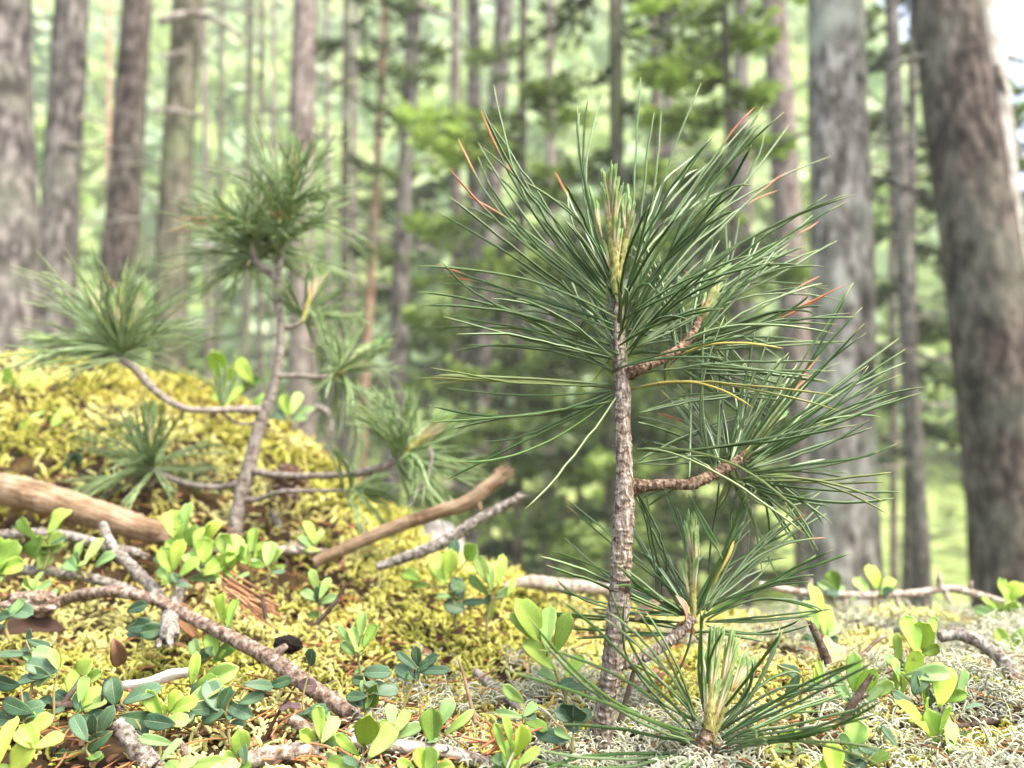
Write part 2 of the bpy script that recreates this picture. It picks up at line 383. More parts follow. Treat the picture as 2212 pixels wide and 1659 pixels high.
# ------------------------------------------------------------------ far wooded hillside (one mass)
def far_woods():
    mb = MB(); n = 1500
    y = 16+38*RNG.random(n)**1.2; az = RNG.uniform(-.85, .9, n); x = az*y; z = G(x, y)
    per = 46
    H = RNG.uniform(2.8, 6.5, n); Rw = H*RNG.uniform(.16, .27, n)
    c = np.repeat(np.stack([x, y, z], -1), per, 0); hh = RNG.random(n*per)**.8; th = RNG.uniform(0, 2*math.pi, n*per)
    rad = np.repeat(Rw, per)*(1-.75*hh)*np.sqrt(RNG.random(n*per))
    C = c+np.stack([np.cos(th)*rad, np.sin(th)*rad, (.12+.88*hh)*np.repeat(H, per)], -1)
    D = np.stack([np.cos(th), np.sin(th), RNG.normal(-.2, .4, n*per)], -1)
    pal = np.array([(.42, .54, .22), (.50, .60, .30), (.36, .50, .26), (.42, .54, .36), (.20, .30, .14), (.54, .64, .38)])  # leaf colours paled to carry the hillside's glow and haze
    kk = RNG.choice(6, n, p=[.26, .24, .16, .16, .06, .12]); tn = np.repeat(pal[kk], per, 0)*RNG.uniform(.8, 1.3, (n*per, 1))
    sc = np.repeat(H, per)*RNG.uniform(.07, .17, n*per)
    cards(mb, C, D, sc*1.3, sc*.75, tn)
    tag(mb.build("far_woods", M_WOOD, smooth=False), "pale sunlit wood covering the hillside far behind the trunks", "woodland", kind="stuff")
far_woods()

# ------------------------------------------------------------------ trees
def tree(name, label, cat, p0, p1, wpx, Y, m, group=None, twigs=0, boughs=None, seed=0, ztop=8.0, foliage=None, sides=20, arms=()):
    """trunk axis through pixels p0 (higher) and p1 (lower) at distance Y; wpx = trunk width in pixels"""
    A = at(*p0, Y); B = at(*p1, Y); d = (A-B)/(A-B)[2]
    gz = float(G(B[0], Y)); base = B+d*(gz-.15-B[2])
    top = B+d*(ztop-B[2])
    dist = np.linalg.norm(at((p0[0]+p1[0])/2, 600, Y))
    r = wpx/2*Y/1.0/F*(dist/Y)*.90
    root = empty(name, (base[0], base[1], gz), label, cat, group)
    zs = np.linspace(0, 1, 9); P = base[None]*(1-zs[:, None])+top[None]*zs[:, None]
    rg = np.random.default_rng(seed+100)
    P[1:-1, :2] += rg.normal(0, r*.10, (7, 2))
    R = r*np.interp(zs*(top[2]-base[2])+base[2], [gz, gz+.25, gz+.6, 1.5, ztop], [1.30, 1.08, 1.02, 1.0, .75])
    mb = MB(); rough_tube(mb, P, R, 130, sides, amp=.10, fs=(5, 25), seed=seed)
    mb.build("trunk", m, root)
    P1 = smooth_path(P, 130)
    def on(z): return np.array([np.interp(z, P1[:, 2], P1[:, k]) for k in range(3)])
    for k in range(twigs):
        z = rg.uniform(-.2, Y*.55); a = rg.uniform(-.5, .5)+(math.pi if rg.random() < .5 else 0); L = rg.uniform(.35, 1.0)*min(1.3, Y/5)
        o = on(z); dirv = np.array([math.cos(a), math.sin(a)*.6-.1, rg.normal(.05, .2)])
        pts = [o, o+dirv*L*.4, o+dirv*L*.75+np.array([0, 0, -.06*L+rg.normal(0, .05)]), o+dirv*L+np.array([0, 0, rg.normal(-.12, .1)*L])]
        tb = MB(); rt = rg.uniform(.009, .017)*max(1, Y/6); rough_tube(tb, pts, [rt, rt*.7, rt*.25], 20, 6, seed=k)
        for q in range(rg.integers(1, 4)):
            s = rg.uniform(.3, .9); o2 = o+dirv*L*s; d2 = unit(dirv+rg.normal(0, .7, 3))
            rough_tube(tb, [o2, o2+d2*L*.2, o2+d2*L*.35+np.array([0, 0, -.04])], [rt*.45, rt*.15], 8, 5, seed=q)
        tb.build("dead_branch", T_ARM if k % 2 else T_GREY, root)
    for pts, w_, dy in arms:
        tb = MB(); rr = w_/2*Y/F; rough_tube(tb, [at(u, v, Y+dy+.05*q) for q, (u, v) in enumerate(pts)], [rr, rr*.9, rr*.7, rr*.45], 50, 8, amp=.25, seed=len(pts)+int(w_)); tb.build("dead_branch", T_ARM, root)
    if boughs:
        cb = MB()
        for bi, (z, ang, L, droop, bright) in enumerate(boughs):
            o = on(z); dv = np.array([math.cos(ang), math.sin(ang), 0])
            t = np.linspace(0, 1, 6)[:, None]
            pts = o+dv*L*t+np.array([0, 0, 1])*(-droop*L*np.sin(t*math.pi*.55)+.10*L*t**2)
            if foliage != 'spray': rough_tube(cb, pts, [.012*L+.006, .004], 14, 5, tint=(.09, .07, .055), seed=bi)
            n = int(230*L+60); s = rg.random(n)**.8; ctr = np.stack([np.interp(s, t[:, 0], pts[:, k]) for k in range(3)], -1)
            side = np.array([-dv[1], dv[0], 0]); wd = (.04+.30*L*np.sin(np.clip(s*1.05, 0, 1)*math.pi*.9)**.8)
            lat = rg.normal(0, .5, n)*wd
            clump = vnoise(s*7+bi*3.3, lat*9, s=bi+seed)
            keep = clump > .36
            C = ctr+side*lat[:, None]+np.stack([np.zeros(n), np.zeros(n), rg.normal(0, .02, n)-.25*np.abs(lat)], -1)
            C = C[keep]; m_ = len(C); s = s[keep]; lat = lat[keep]
            D = dv[None]*.7+side[None]*np.sign(lat)[:, None]*.7+rg.normal(0, .35, (m_, 3))
            young = np.clip((s-.30+.35*bright)*1.3+rg.normal(0, .3, m_), 0, 1)*bright
            tn = np.array([.050, .078, .034])*(1-young[:, None])+np.array([.46, .64, .14])*young[:, None]
            tn = tn*rg.uniform(.7, 1.3, (m_, 1)); ks = rg.uniform(.7, 1.3, m_)*(1 if foliage != 'coarse' else 1.8)
            for rep in range(2):
                cards(cb, C+rg.normal(0, .012, (m_, 3)), D+rg.normal(0, .3, (m_, 3)), .085*ks, .030*ks, tn)
        cb.build("crown", M_FOL, root, smooth=False)
    return root

PT = "tall pine trunks behind the mossy mound"
tree("pine_tree", "thick grey-brown pine trunk cut off by the left frame edge", "tree", (-2, 0), (10, 600), 124, 4.2, T_GREY, PT, 2, seed=1)
tree("pine_tree", "knotty grey pine trunk second from the left edge", "tree", (154, 0), (122, 600), 78, 5.4, T_GREY, PT, 6, seed=2, arms=[([(130, 310), (180, 314), (239, 320), (318, 314)], 9, -.1), ([(170, 250), (200, 258), (246, 273)], 10, -.1), ([(120, 40), (95, 38), (62, 30)], 8, 0)])
tree("pine_tree", "dark purplish pine trunk third from the left, leaning right", "tree", (302, 0), (250, 620), 72, 5.6, T_DARK, PT, 5, seed=3)
tree("pine_tree", "olive mossy pine trunk fourth from the left, bearing the pale dead branch", "tree", (398, 0), (372, 620), 72, 5.0, T_MOSSY, PT, 7, seed=4, arms=[([(345, 46), (385, 34), (420, 30), (465, 42), (500, 62), (530, 98)], 20, -.25), ([(330, 239), (380, 240), (420, 248), (470, 264)], 13, -.2), ([(350, 125), (380, 115), (415, 110)], 12, -.2), ([(405, 4), (470, 12), (540, 26), (590, 34)], 11, .1)])
tree("pine_tree", "smooth pinkish pine trunk rising behind the crown of the blurred sapling", "tree", (655, 0), (648, 700), 66, 6.4, T_PINK, PT, 3, seed=5, arms=[([(640, 236), (590, 242), (540, 240), (490, 248)], 9, .1)])
tree("pine_tree", "slender orange barked pine between the two saplings", "tree", (833, 0), (800, 600), 21, 7.0, T_ORNG, PT, 3, seed=6, arms=[([(822, 130), (780, 152), (740, 172), (700, 200)], 18, 0), ([(822, 128), (850, 112), (880, 98), (916, 82)], 13, 0)])
tree("pine_tree", "grey purple pine trunk just right of the slender orange pine", "tree", (896, 0), (862, 700), 42, 6.6, T_GREY, PT, 5, seed=7, arms=[([(905, 10), (930, 22), (962, 34), (1003, 30)], 14, -.2)])
tree("pine_tree", "grey pine trunk touching its thicker twin, the left one of the pair", "tree", (1022, 0), (1034, 800), 38, 7.2, T_GREY, PT, 3, seed=8)
tree("pine_tree", "brownish pine trunk of the close pair, the thicker right one", "tree", (1090, 0), (1042, 760), 50, 6.8, T_GREY, PT, 4, seed=9)
tree("pine_tree", "thin grey pine stem above the top left needles of the sharp sapling", "tree", (1188, 0), (1186, 600), 25, 8.5, T_PINK, PT, 4, seed=10)
tree("pine_tree", "reddish pine trunk half hidden by the broad pale trunk", "tree", (1672, 0), (1712, 600), 66, 6.2, T_PINK, PT, 3, seed=11)
tree("pine_tree", "broad pale grey lichen covered pine trunk right of the sharp sapling", "tree", (1816, 0), (1832, 1250), 134, 3.9, T_PALE, PT, 3, seed=12, sides=32)
tree("pine_tree", "broad dark brown pine trunk leaning left near the right frame edge", "tree", (2046, 0), (2188, 1250), 148, 3.5, T_DEEP, PT, 3, seed=13, sides=32, arms=[([(2010, 115), (1960, 132), (1926, 148), (1914, 230), (1897, 310)], 15, 0)])
tree("pine_tree", "whitish trunk hugging the right side of the dark leaning pine", "tree", (2120, 0), (2222, 900), 62, 3.75, T_WHITE, PT, 2, seed=14, arms=[([(2140, 118), (2170, 122), (2215, 135)], 20, 0), ([(2150, 140), (2172, 210), (2186, 270), (2206, 345)], 18, -.1)])
tree("pine_tree", "thin dark stem in the gap between the two broad right trunks", "tree", (1950, 500), (1988, 1250), 34, 7.5, T_GREY, PT, 9, seed=15)
tree("pine_tree", "thin brown stem close right of the broad pale trunk", "tree", (1925, 300), (1932, 1250), 15, 9.0, T_PINK, PT, 7, seed=16)

# spruces and young larches with visible boughs
def bough_set(px, Y, spec):
    return [(float(at(px, v, Y)[2]), a, L, dr, br) for v, a, L, dr, br in spec]
PI = math.pi
Y = 4.6
tree("spruce_tree", "dark mossy spruce with bright new growth in the middle of the wood", "tree", (1330, 0), (1326, 900), 38, Y, T_MOSSY, "conifers with foliage behind the sharp sapling", 3, seed=20,
     boughs=bough_set(1330, Y, [(-60, 2.6, 1.1, .35, .3), (-40, .3, 1.0, .3, .4), (60, .1, .75, .25, .55), (150, PI+.2, .6, .4, .35), (240, -.1, .62, .2, .6), (330, PI-.1, .55, .3, .6), (420, 0.3, .6, .25, .5), (520, PI+.3, .8, .3, .5), (650, .2, .7, .3, .4), (560, -1.5, .7, .3, .3), (700, 2.5, .9, .3, .35), (800, 1.2, .9, .3, .25), (850, 3.4, .9, .25, .3), (950, 2.8, .9, .2, .25), (900, .2, .8, .3, .25), (1040, .1, .8, .2, .3), (1100, 3.0, .9, .1, .25)]))
Y = 5.2
tree("larch_tree", "conifer with a low lime green bough reaching left in front of the grey trunks", "tree", (1128, 180), (1120, 1000), 22, Y, T_DARK, "conifers with foliage behind the sharp sapling", 3, seed=21,
     boughs=bough_set(1125, Y, [(250, PI+.05, .85, .10, 1.0), (275, PI-.25, .75, .12, 1.0), (300, PI+.35, .7, .15, .9), (230, .2, .55, .15, .9), (330, PI+.5, .8, .2, .8), (400, .1, .6, .25, .6), (440, PI, .8, .25, .7), (520, PI-.5, .8, .3, .6), (560, .4, .7, .3, .5), (640, PI+.2, .75, .3, .5), (720, .3, .8, .2, .4), (780, PI-.2, .75, .25, .35), (860, .0, .8, .2, .45), (900, PI+.3, .7, .3, .5), (980, .2, .8, .25, .5), (1050, PI, .7, .2, .35), (1120, .3, .8, .2, .5), (1180, PI-.3, .7, .1, .3)]))
Y = 4.3
tree("larch_tree", "leafy young conifer with bright green sprays beside the reddish trunk", "tree", (1560, -100), (1600, 900), 20, Y, T_DARK, "conifers with foliage behind the sharp sapling", 2, seed=22,
     boughs=bough_set(1570, Y, [(-80, PI, .6, .2, .8), (-40, .2, .5, .2, .9), (20, PI+.3, .55, .25, 1.0), (70, .1, .3, .15, 1.0), (110, PI-.1, .55, .25, .8), (160, PI+.2, .4, .2, 1.0), (190, .2, .28, .15, 1.0), (230, PI, .5, .2, .8), (290, .1, .35, .2, .9), (350, PI+.1, .5, .25, .7), (470, PI-.3, .6, .25, .6), (560, .1, .4, .25, .6), (650, PI, .7, .3, .5), (760, PI-.3, .7, .2, .4), (860, .4, .5, .3, .4), (940, PI, .8, .25, .45), (1040, .2, .5, .2, .35), (1100, PI, .9, .2, .35)]))
Y = 6.5
tree("spruce_tree", "dark spruce whose boughs hang in front of the pale gap at the upper middle", "tree", (752, -200), (742, 700), 20, Y, T_DARK, "conifers with foliage behind the sharp sapling", 3, seed=23,
     boughs=bough_set(750, Y, [(-120, .2, 1.0, .2, .3), (-60, PI, .5, .2, .2), (-20, .1, .8, .25, .25), (50, .3, .9, .25, .25), (90, PI, .3, .2, .2), (120, .2, .8, .25, .3), (200, .3, .7, .3, .3), (520, .2, .5, .3, .4), (330, .4, .6, .3, .3)]))
Y = 8.0
tree("spruce_tree", "grey green spruce filling the gap between the two broad right trunks", "tree", (1975, -100), (1965, 1000), 22, Y, T_GREY, "conifers with foliage behind the sharp sapling", 6, seed=24, foliage='coarse',
     boughs=bough_set(1970, Y, [(v_, (.3 if k % 2 else PI-.3)+.5*math.sin(k*2.1), .9, .3, .35+.2*math.sin(k)) for k, v_ in enumerate(range(-150, 1000, 62))]))
Y = 9.0
tree("spruce_tree", "shadowy spruce low behind the middle of the sharp sapling's stem", "tree", (1420, 300), (1430, 1100), 30, Y, T_DARK, "conifers with foliage behind the sharp sapling", 2, seed=25, foliage='coarse',
     boughs=bough_set(1425, Y, [(v_, (.2 if k % 2 else PI+.2)+.7*math.sin(k*1.7), 1.5, .3, .25+.15*math.sin(k*1.3)) for k, v_ in enumerate(range(350, 1200, 48))]))
Y = 10.0
tree("spruce_tree", "dense dark spruce between the close pair of trunks and the sharp sapling", "tree", (985, 300), (990, 1100), 30, Y, T_DARK, "conifers with foliage behind the sharp sapling", 2, seed=26, foliage='coarse',
     boughs=bough_set(985, Y, [(v_, (.1 if k % 2 else PI-.2)+.7*math.sin(k*1.7), 1.3, .3, .3+.15*math.sin(k*1.3)) for k, v_ in enumerate(range(380, 1200, 50))]))

Y = 6.5
tree("spruce_tree", "spruce with drooping boughs in the narrow gap at the right frame edge", "tree", (2270, 100), (2280, 1000), 26, Y, T_GREY, "conifers with foliage behind the sharp sapling", 8, seed=27,
     boughs=bough_set(2270, Y, [(v_, PI+.6*math.sin(k*2.3), .75, .3, .35+.2*math.sin(k)) for k, v_ in enumerate(range(170, 1150, 55))]))

for k, (uu, Y, lab, v0, v1) in enumerate([(1090, 7.0, "low dense young spruce just left of the sharp sapling's bare stem", 560, 1230), (1500, 7.5, "low dense young spruce seen through the right needles of the sharp sapling", 420, 1230), (1250, 8.5, "young spruce behind the bare part of the sharp sapling's stem", 500, 1230)]):
    tree("spruce_tree", lab, "tree", (uu, v0-120), (uu, 1200), 14, Y, T_DARK, "conifers with foliage behind the sharp sapling", 1, seed=60+k, ztop=float(at(uu, v0-60, Y)[2]), sides=10,
         boughs=bough_set(uu, Y, [(v_, (.1 if q % 2 else PI)+.8*math.sin(q*2.3+k), .45+.65*(v_-v0)/(v1-v0), .25, .42+.3*math.sin(q*1.3)) for q, v_ in enumerate(range(v0, v1, 38))]))
# slim far trunks
for k, (u0, u1, wp, Yk, mm) in enumerate([(440, 452, 14, 9, T_PINK), (566, 560, 15, 10, T_DARK), (592, 588, 12, 12, T_PINK), (480, 470, 16, 11, T_MOSSY), (235, 232, 12, 12, T_ORNG), (705, 712, 14, 11, T_PINK),
                                     (770, 760, 16, 10, T_PINK), (1440, 1450, 26, 9, T_GREY), (1610, 1620, 18, 10, T_PINK), (540, 530, 24, 12, T_MOSSY), (1600, 1590, 40, 10, T_GREY)]):
    tree("pine_tree", "slim far tree stem, blurred among the pale green gaps of the wood", "tree", (u0, 0), (u1, 800), wp, Yk, mm, "slim far stems in the wood", 5, seed=40+k, ztop=12, sides=10)
# ------------------------------------------------------------------ thin mist in the wood
def haze():
    mb = MB(); x0, x1, y0, y1, z0, z1 = -90, 90, -20, 90, -4, 44
    v = [(x, y, z) for z in (z0, z1) for y in (y0, y1) for x in (x0, x1)]
    mb.add(v, [(0, 2, 3, 1), (4, 5, 7, 6), (0, 1, 5, 4), (2, 6, 7, 3), (0, 4, 6, 2), (1, 3, 7, 5)])
    m = bpy.data.materials.new("mist"); m.use_nodes = True; t = m.node_tree; t.nodes.remove(t.nodes["Principled BSDF"])
    p = t.nodes.new("ShaderNodeVolumePrincipled"); p.inputs["Color"].default_value = (.93, .97, .95, 1); p.inputs["Density"].default_value = HAZE
    t.links.new(p.outputs[0], t.nodes["Material Output"].inputs["Volume"])
    tag(mb.build("haze", m, smooth=False), kind="stuff")
HAZE = .0042
haze()

# ------------------------------------------------------------------ pine saplings
PXM = lambda Y: Y/F                        # metres per pixel at distance Y (roughly)
def bez(p0, p1, p2, n):
    t = np.linspace(0, 1, n)[None, :, None]
    return p0[:, None]*(1-t)**2+2*p1[:, None]*t*(1-t)+p2[:, None]*t**2
def needle_batch(mb, B, Mid, T, nper, r, tint, spread=.07, seg=9, sides=6, wob=.012):
    """bundles of nper needles from base B through Mid to tip T"""
    B, Mid, T = (np.repeat(np.asarray(q, float), nper, 0) for q in (B, Mid, T)); M = len(B)
    L = np.linalg.norm(T-B, axis=1)[:, None]
    T = T+RNG.normal(0, 1, (M, 3))*L*spread; Mid = Mid+RNG.normal(0, 1, (M, 3))*L*spread*.45
    Mid = Mid*.8+(B+T)*.1; P1 = 2*Mid-.5*(B+T)
    P = bez(B, P1, T, seg)
    P += np.cumsum(RNG.normal(0, 1, (M, seg, 3)), 1)*(L*wob*RNG.uniform(.15, 1.5, (M, 1))*.6)[:, None]*np.linspace(0, 1, seg)[None, :, None]*(1-np.linspace(0, 1, seg)[None, :, None])*2
    prof = np.interp(np.linspace(0, 1, seg), [0, .06, .3, .88, .97, 1], [.75, .85, 1, .95, .62, .22])
    sh = np.array([1.0, .82, 1.0, .82, 1.0, .82])[:sides]
    R = (r*prof)[None, :, None]*sh[None, None, :]*RNG.uniform(.85, 1.12, (M, 1, 1))
    tt = np.repeat(np.broadcast_to(np.asarray(tint, float), (M//nper, 3)), nper, 0).copy()
    # withered tips only on some needles of a bundle
    tt[:, 0] *= (RNG.random(M) < .6)
    # outer (plain) face turned up and outward
    tubes(mb, P, R, sides, tint=tt)
def whorl(mb, centres, axis, n, L, r, polar=(15, 105), tint=(0, 0, .6), nper=4, sag=.10, spread=.06, bias=None, seg=8, witherfrac=.05):
    axis = unit(np.asarray(axis, float)); c = np.asarray(centres, float)
    s = RNG.random(n); k = s*(len(c)-1); i = np.minimum(k.astype(int), len(c)-2) if len(c) > 1 else np.zeros(n, int)
    B = c[i]+(c[np.minimum(i+1, len(c)-1)]-c[i])*(k-i)[:, None]
    a1 = unit(np.cross(axis, [.31, .9, .2])); a2 = np.cross(axis, a1)
    th = RNG.uniform(0, 2*PI, n); cosr = RNG.uniform(math.cos(math.radians(polar[1])), math.cos(math.radians(polar[0])), n)
    ph = np.arccos(cosr)
    D = axis*np.cos(ph)[:, None]+(a1*np.cos(th)[:, None]+a2*np.sin(th)[:, None])*np.sin(ph)[:, None]
    if bias is not None: D = unit(D+np.asarray(bias, float))
    Ln = L*RNG.uniform(.72, 1.08, n)[:, None]
    T = B+D*Ln-np.array([0, 0, 1])*Ln*sag*RNG.uniform(.2, 1.6, (n, 1))
    Mid = B+(T-B)*.5+axis*Ln*.055+RNG.normal(0, .02, (n, 3))*Ln
    tn = np.tile(np.asarray(tint, float), (n, 1)); tn[:, 2] *= RNG.uniform(.3, 1.2, n); tn[:, 0] = (RNG.random(n) < witherfrac)*RNG.uniform(.12, .4, n)
    needle_batch(mb, B, Mid, T, nper, r, tn, spread, seg=seg)
def candle(parent, base, top, r, n, need_len, seed=0, name="candle", spread=.35, stems=3):
    """new shoot: yellow green stem with bundles of short new needles in pale sheaths"""
    rg = np.random.default_rng(seed); base = np.asarray(base, float); top = np.asarray(top, float); ax = unit(top-base); H = np.linalg.norm(top-base)
    a1 = unit(np.cross(ax, [.2, .95, .1])); a2 = np.cross(ax, a1)
    sb = MB(); rough_tube(sb, [base-ax*.003, base+ax*H*.12, base+ax*H*.35, base+ax*H*.66], [r*.55, r*.85, r*.9, r*.62], 26, 12, amp=.14, seed=seed)
    tips = []
    for k in range(stems):
        th = rg.uniform(0, 2*PI); d = ax+(a1*math.cos(th)+a2*math.sin(th))*spread*rg.uniform(.5, 1)
        b0 = base+ax*H*rg.uniform(.25, .5); rough_tube(sb, [b0, b0+d*H*.18, b0+d*H*.25+ax*H*.10], [r*.62, r*.58, r*.34], 12, 8, amp=.15, seed=seed+k); tips.append((b0+d*H*.2, d))
    # bud scales
    m = 150; s = rg.random(m)*1.1; th = rg.uniform(0, 2*PI, m); rad = r*1.03
    C = base+ax*(s*H*.6)[:, None]+(a1*np.cos(th)[:, None]+a2*np.sin(th)[:, None])*rad
    cards(sb, C, np.tile(ax, (m, 1))+rg.normal(0, .25, (m, 3)), r*.85, r*.28, (.3, .2, .1), nrm=(a1*np.cos(th)[:, None]+a2*np.sin(th)[:, None]))
    so_ = sb.build(name, M_SHOOT, parent)
    nb = MB(); n_b = n; s = rg.uniform(.12, .78, n_b); s[:max(4, n//3)] = rg.uniform(.6, .8, max(4, n//3)); th = rg.uniform(0, 2*PI, n_b)
    rad = a1*np.cos(th)[:, None]+a2*np.sin(th)[:, None]
    B = base+ax*(s*H)[:, None]+rad*r*.55*(1.1-s)[:, None]
    D = unit(ax+rad*(spread*rg.uniform(.3, 1.1, n_b))[:, None])
    if tips:
        for q, (tp, td) in enumerate(tips):
            for e in range(2):
                B = np.concatenate([B, (tp+rg.normal(0, r*.25, 3))[None]]); D = np.concatenate([D, unit(td*.6+ax+rg.normal(0, .15, 3))[None]])
    L = need_len*rg.uniform(.75, 1.1, len(B))
    nper = 6; Bm = np.repeat(B, nper, 0); Dm = np.repeat(D, nper, 0); Lm = np.repeat(L, nper)[:, None]*rg.uniform(.88, 1.06, (len(B)*nper, 1))
    off = rg.normal(0, 1, Bm.shape)*r*.17
    T = Bm+Dm*Lm+off*2.0; Mi = Bm+Dm*Lm*.55+off*1.3
    P = bez(Bm+off*.4, 2*Mi-.5*(Bm+off*.4+T), T, 7)
    R = (.0005*np.array([1.0, 1.1, 1.0, .95, .95, .85, .35]))[None]*np.ones((len(P), 1))
    tubes(nb, P, R, 5, tint=np.stack([rg.random(len(P)), rg.random(len(P)), rg.random(len(P))], -1))
    nb.build("new_needles", M_FRESH, so_)
    return so_
def flakes(mb, path, r, n, size, seed=0, tint=(.2, .1, .05)):
    rg = np.random.default_rng(seed); P = np.asarray(path); k = rg.integers(0, len(P)-1, n); t = rg.random((n, 1)); C = P[k]*(1-t)+P[k+1]*t
    ax = unit(P[k+1]-P[k]); d = rg.normal(size=(n, 3)); d = unit(d-(d*ax).sum(-1, keepdims=True)*ax)
    cards(mb, C+d*r*1.04, d*.8+ax*rg.normal(.3, .5, (n, 1)), size*rg.uniform(.6, 1.3, n), size*.5, tint, nrm=np.cross(d, ax)*.3+ax)

# --- the sharp sapling
Y0 = hit(1288, 1632)[1]
def S(u, v, dy=0.0): return at(u, v, Y0+dy)
px = Y0/F*1.0
base = S(1286, 1660)
pine = empty("pine_sapling", tuple(base), "young pine sapling in sharp focus, with long green needles and a thin ringed stem", "pine sapling")
tp = [(1284, 1672, 27), (1292, 1630, 26), (1302, 1570, 24), (1318, 1468, 23), (1329, 1375, 22.5), (1338, 1300, 25), (1342, 1200, 23.5), (1348, 1100, 23), (1349, 1050, 24), (1347, 960, 20), (1345, 900, 19), (1345, 850, 17.5), (1342, 800, 19.5), (1338, 740, 16), (1337, 690, 15), (1336, 640, 14), (1330, 600, 12), (1326, 570, 10)]
TR = [S(u, v, .012*math.sin(v*.004)) for u, v, _ in tp]
mb = MB(); TP = rough_tube(mb, TR, [w_*px*.90 for *_, w_ in tp], 640, 40, amp=.055, fs=(7, 240), seed=3, scars=.22)
flakes(mb, TP[430:620], 15*px, 150, 9*px, 5); flakes(mb, TP[60:430], 22*px, 90, 6*px, 6, (.2, .15, .1))
trunk = mb.build("trunk", M_BARK, pine)
# tufts: (base, through, tip, dy tip, bundle size, wither, yellow, pale, options)
LEAD = [
 ((1362,600),(1374,400),(1380,166),.01,2,0,0,.2), ((1370,650),(1432,440),(1522,155),-.012,2,0,0,.5), ((1366,625),(1402,400),(1425,238),.012,3,0,0,.35), ((1340,640),(1284,420),(1232,216),-.01,3,0,0,.3), ((1330,640),(1268,400),(1268,230),.02,2,0,0,.5),
 ((1318,620),(1150,440),(1034,262),-.012,3,0,0,.45), ((1318,628),(1160,450),(1063,254),.0,3,.24,0,.4), ((1322,655),(1140,500),(1022,326),.012,3,.2,0,.5), ((1318,650),(1140,520),(1000,400),-.01,3,.3,0,.55), ((1318,690),(1120,560),(943,446),.004,3,0,0,.6), ((1315,670),(1150,520),(1000,425),.02,3,0,0,.7),
 ((1318,640),(1190,470),(1100,308),.015,3,.26,0,.5), ((1325,625),(1245,500),(1203,404),.03,3,.3,0,1.2), ((1326,610),(1250,480),(1176,390),-.02,3,0,0,.4),
 ((1338,690),(1110,610),(875,570),-.008,2,0,0,.4), ((1335,715),(1130,640),(947,570),.012,2,0,0,.4), ((1330,740),(1110,670),(893,627),-.012,3,0,0,.3), ((1332,700),(1130,660),(952,594),.025,2,.2,0,.4), ((1335,770),(1150,710),(962,692),.006,3,0,0,.3), ((1340,775),(1150,735),(980,719),-.018,2,0,0,.5), ((1336,800),(1170,760),(1008,748),.014,2,0,0,.3),
 ((1332,828),(1130,815),(921,812),-.008,3,0,.1,.3), ((1330,832),(1130,822),(925,829),.012,2,0,.25,.3), ((1330,840),(1140,845),(968,835),.02,2,0,0,.4), ((1332,868),(1130,864),(928,861),-.002,2,0,0,.3), ((1340,840),(1140,890),(938,922),-.014,2,0,0,.35), ((1330,870),(1140,890),(965,932),.01,2,0,0,.3), ((1335,860),(1120,955),(945,1016),.006,2,0,0,.35), ((1335,855),(1150,990),(968,1022),-.018,2,0,0,.4), ((1335,850),(1180,940),(1060,966),.02,2,0,0,.3), ((1349,843),(1262,960),(1160,1095),-.03,2,0,.08,.7),
 ((1352,640),(1480,430),(1620,262),.01,3,.26,0,.6), ((1360,650),(1500,430),(1652,256),-.012,3,0,0,.5), ((1362,680),(1530,430),(1668,258),.012,3,0,0,.4), ((1356,660),(1540,450),(1706,312),.02,3,0,0,.5), ((1358,690),(1520,460),(1648,346),-.02,3,0,0,.3), ((1364,690),(1540,490),(1700,380),.008,3,.24,0,.9),
 ((1366,700),(1560,540),(1797,405),-.012,3,0,0,.5), ((1368,720),(1580,560),(1750,440),.015,3,.2,0,.6), ((1362,720),(1590,560),(1806,456),-.005,3,0,0,.3), ((1364,730),(1540,590),(1690,520),.03,3,0,0,1.0), ((1366,740),(1560,620),(1800,556),.02,3,0,0,.6), ((1366,750),(1530,640),(1692,576),.03,3,0,0,.9),
 ((1352,600),(1420,430),(1500,340),.02,3,0,0,1.1), ((1345,600),(1440,460),(1560,400),.035,3,0,0,1.1), ((1356,640),(1500,500),(1600,430),-.03,3,0,0,.3), ((1350,630),(1450,480),(1545,280),-.015,3,0,0,.25),
 ((1346,760),(1460,640),(1560,560),-.03,3,0,0,.4), ((1350,770),(1420,700),(1473,690),-.02,2,0,0,.4), ((1340,770),(1262,690),(1205,600),.02,3,0,0,.9), ((1334,790),(1230,745),(1118,715),.03,3,0,0,.9), ((1340,760),(1280,690),(1250,650),.03,2,0,0,1.6), ((1335,780),(1220,700),(1090,650),-.01,3,0,0,.35), ((1333,800),(1200,735),(1050,660),.0,3,0,0,.35),
 ((1371,832),(1518,817),(1810,865),-.01,2,0,.35,.3), ((1349,843),(1481,839),(1626,885),-.02,2,0,.9,.1), ((1367,810),(1554,788),(1774,772),-.004,2,0,0,.4), ((1371,894),(1518,850),(1700,830),.01,2,0,0,.4), ((1371,894),(1530,860),(1807,905),.02,2,0,0,.5), ((1371,966),(1518,949),(1858,876),-.006,2,0,0,.4), ((1371,968),(1518,990),(1756,1118),-.02,2,0,.1,.6), ((1367,1000),(1440,960),(1600,880),.02,2,0,0,.5), ((1367,1002),(1520,998),(1650,990),.02,2,0,0,.5), ((1368,915),(1450,945),(1560,1010),.03,2,.2,0,.5), ((1368,1060),(1420,1180),(1440,1290),.02,3,0,0,.5), ((1368,1075),(1430,1220),(1480,1310),.03,2,0,0,.6),
]
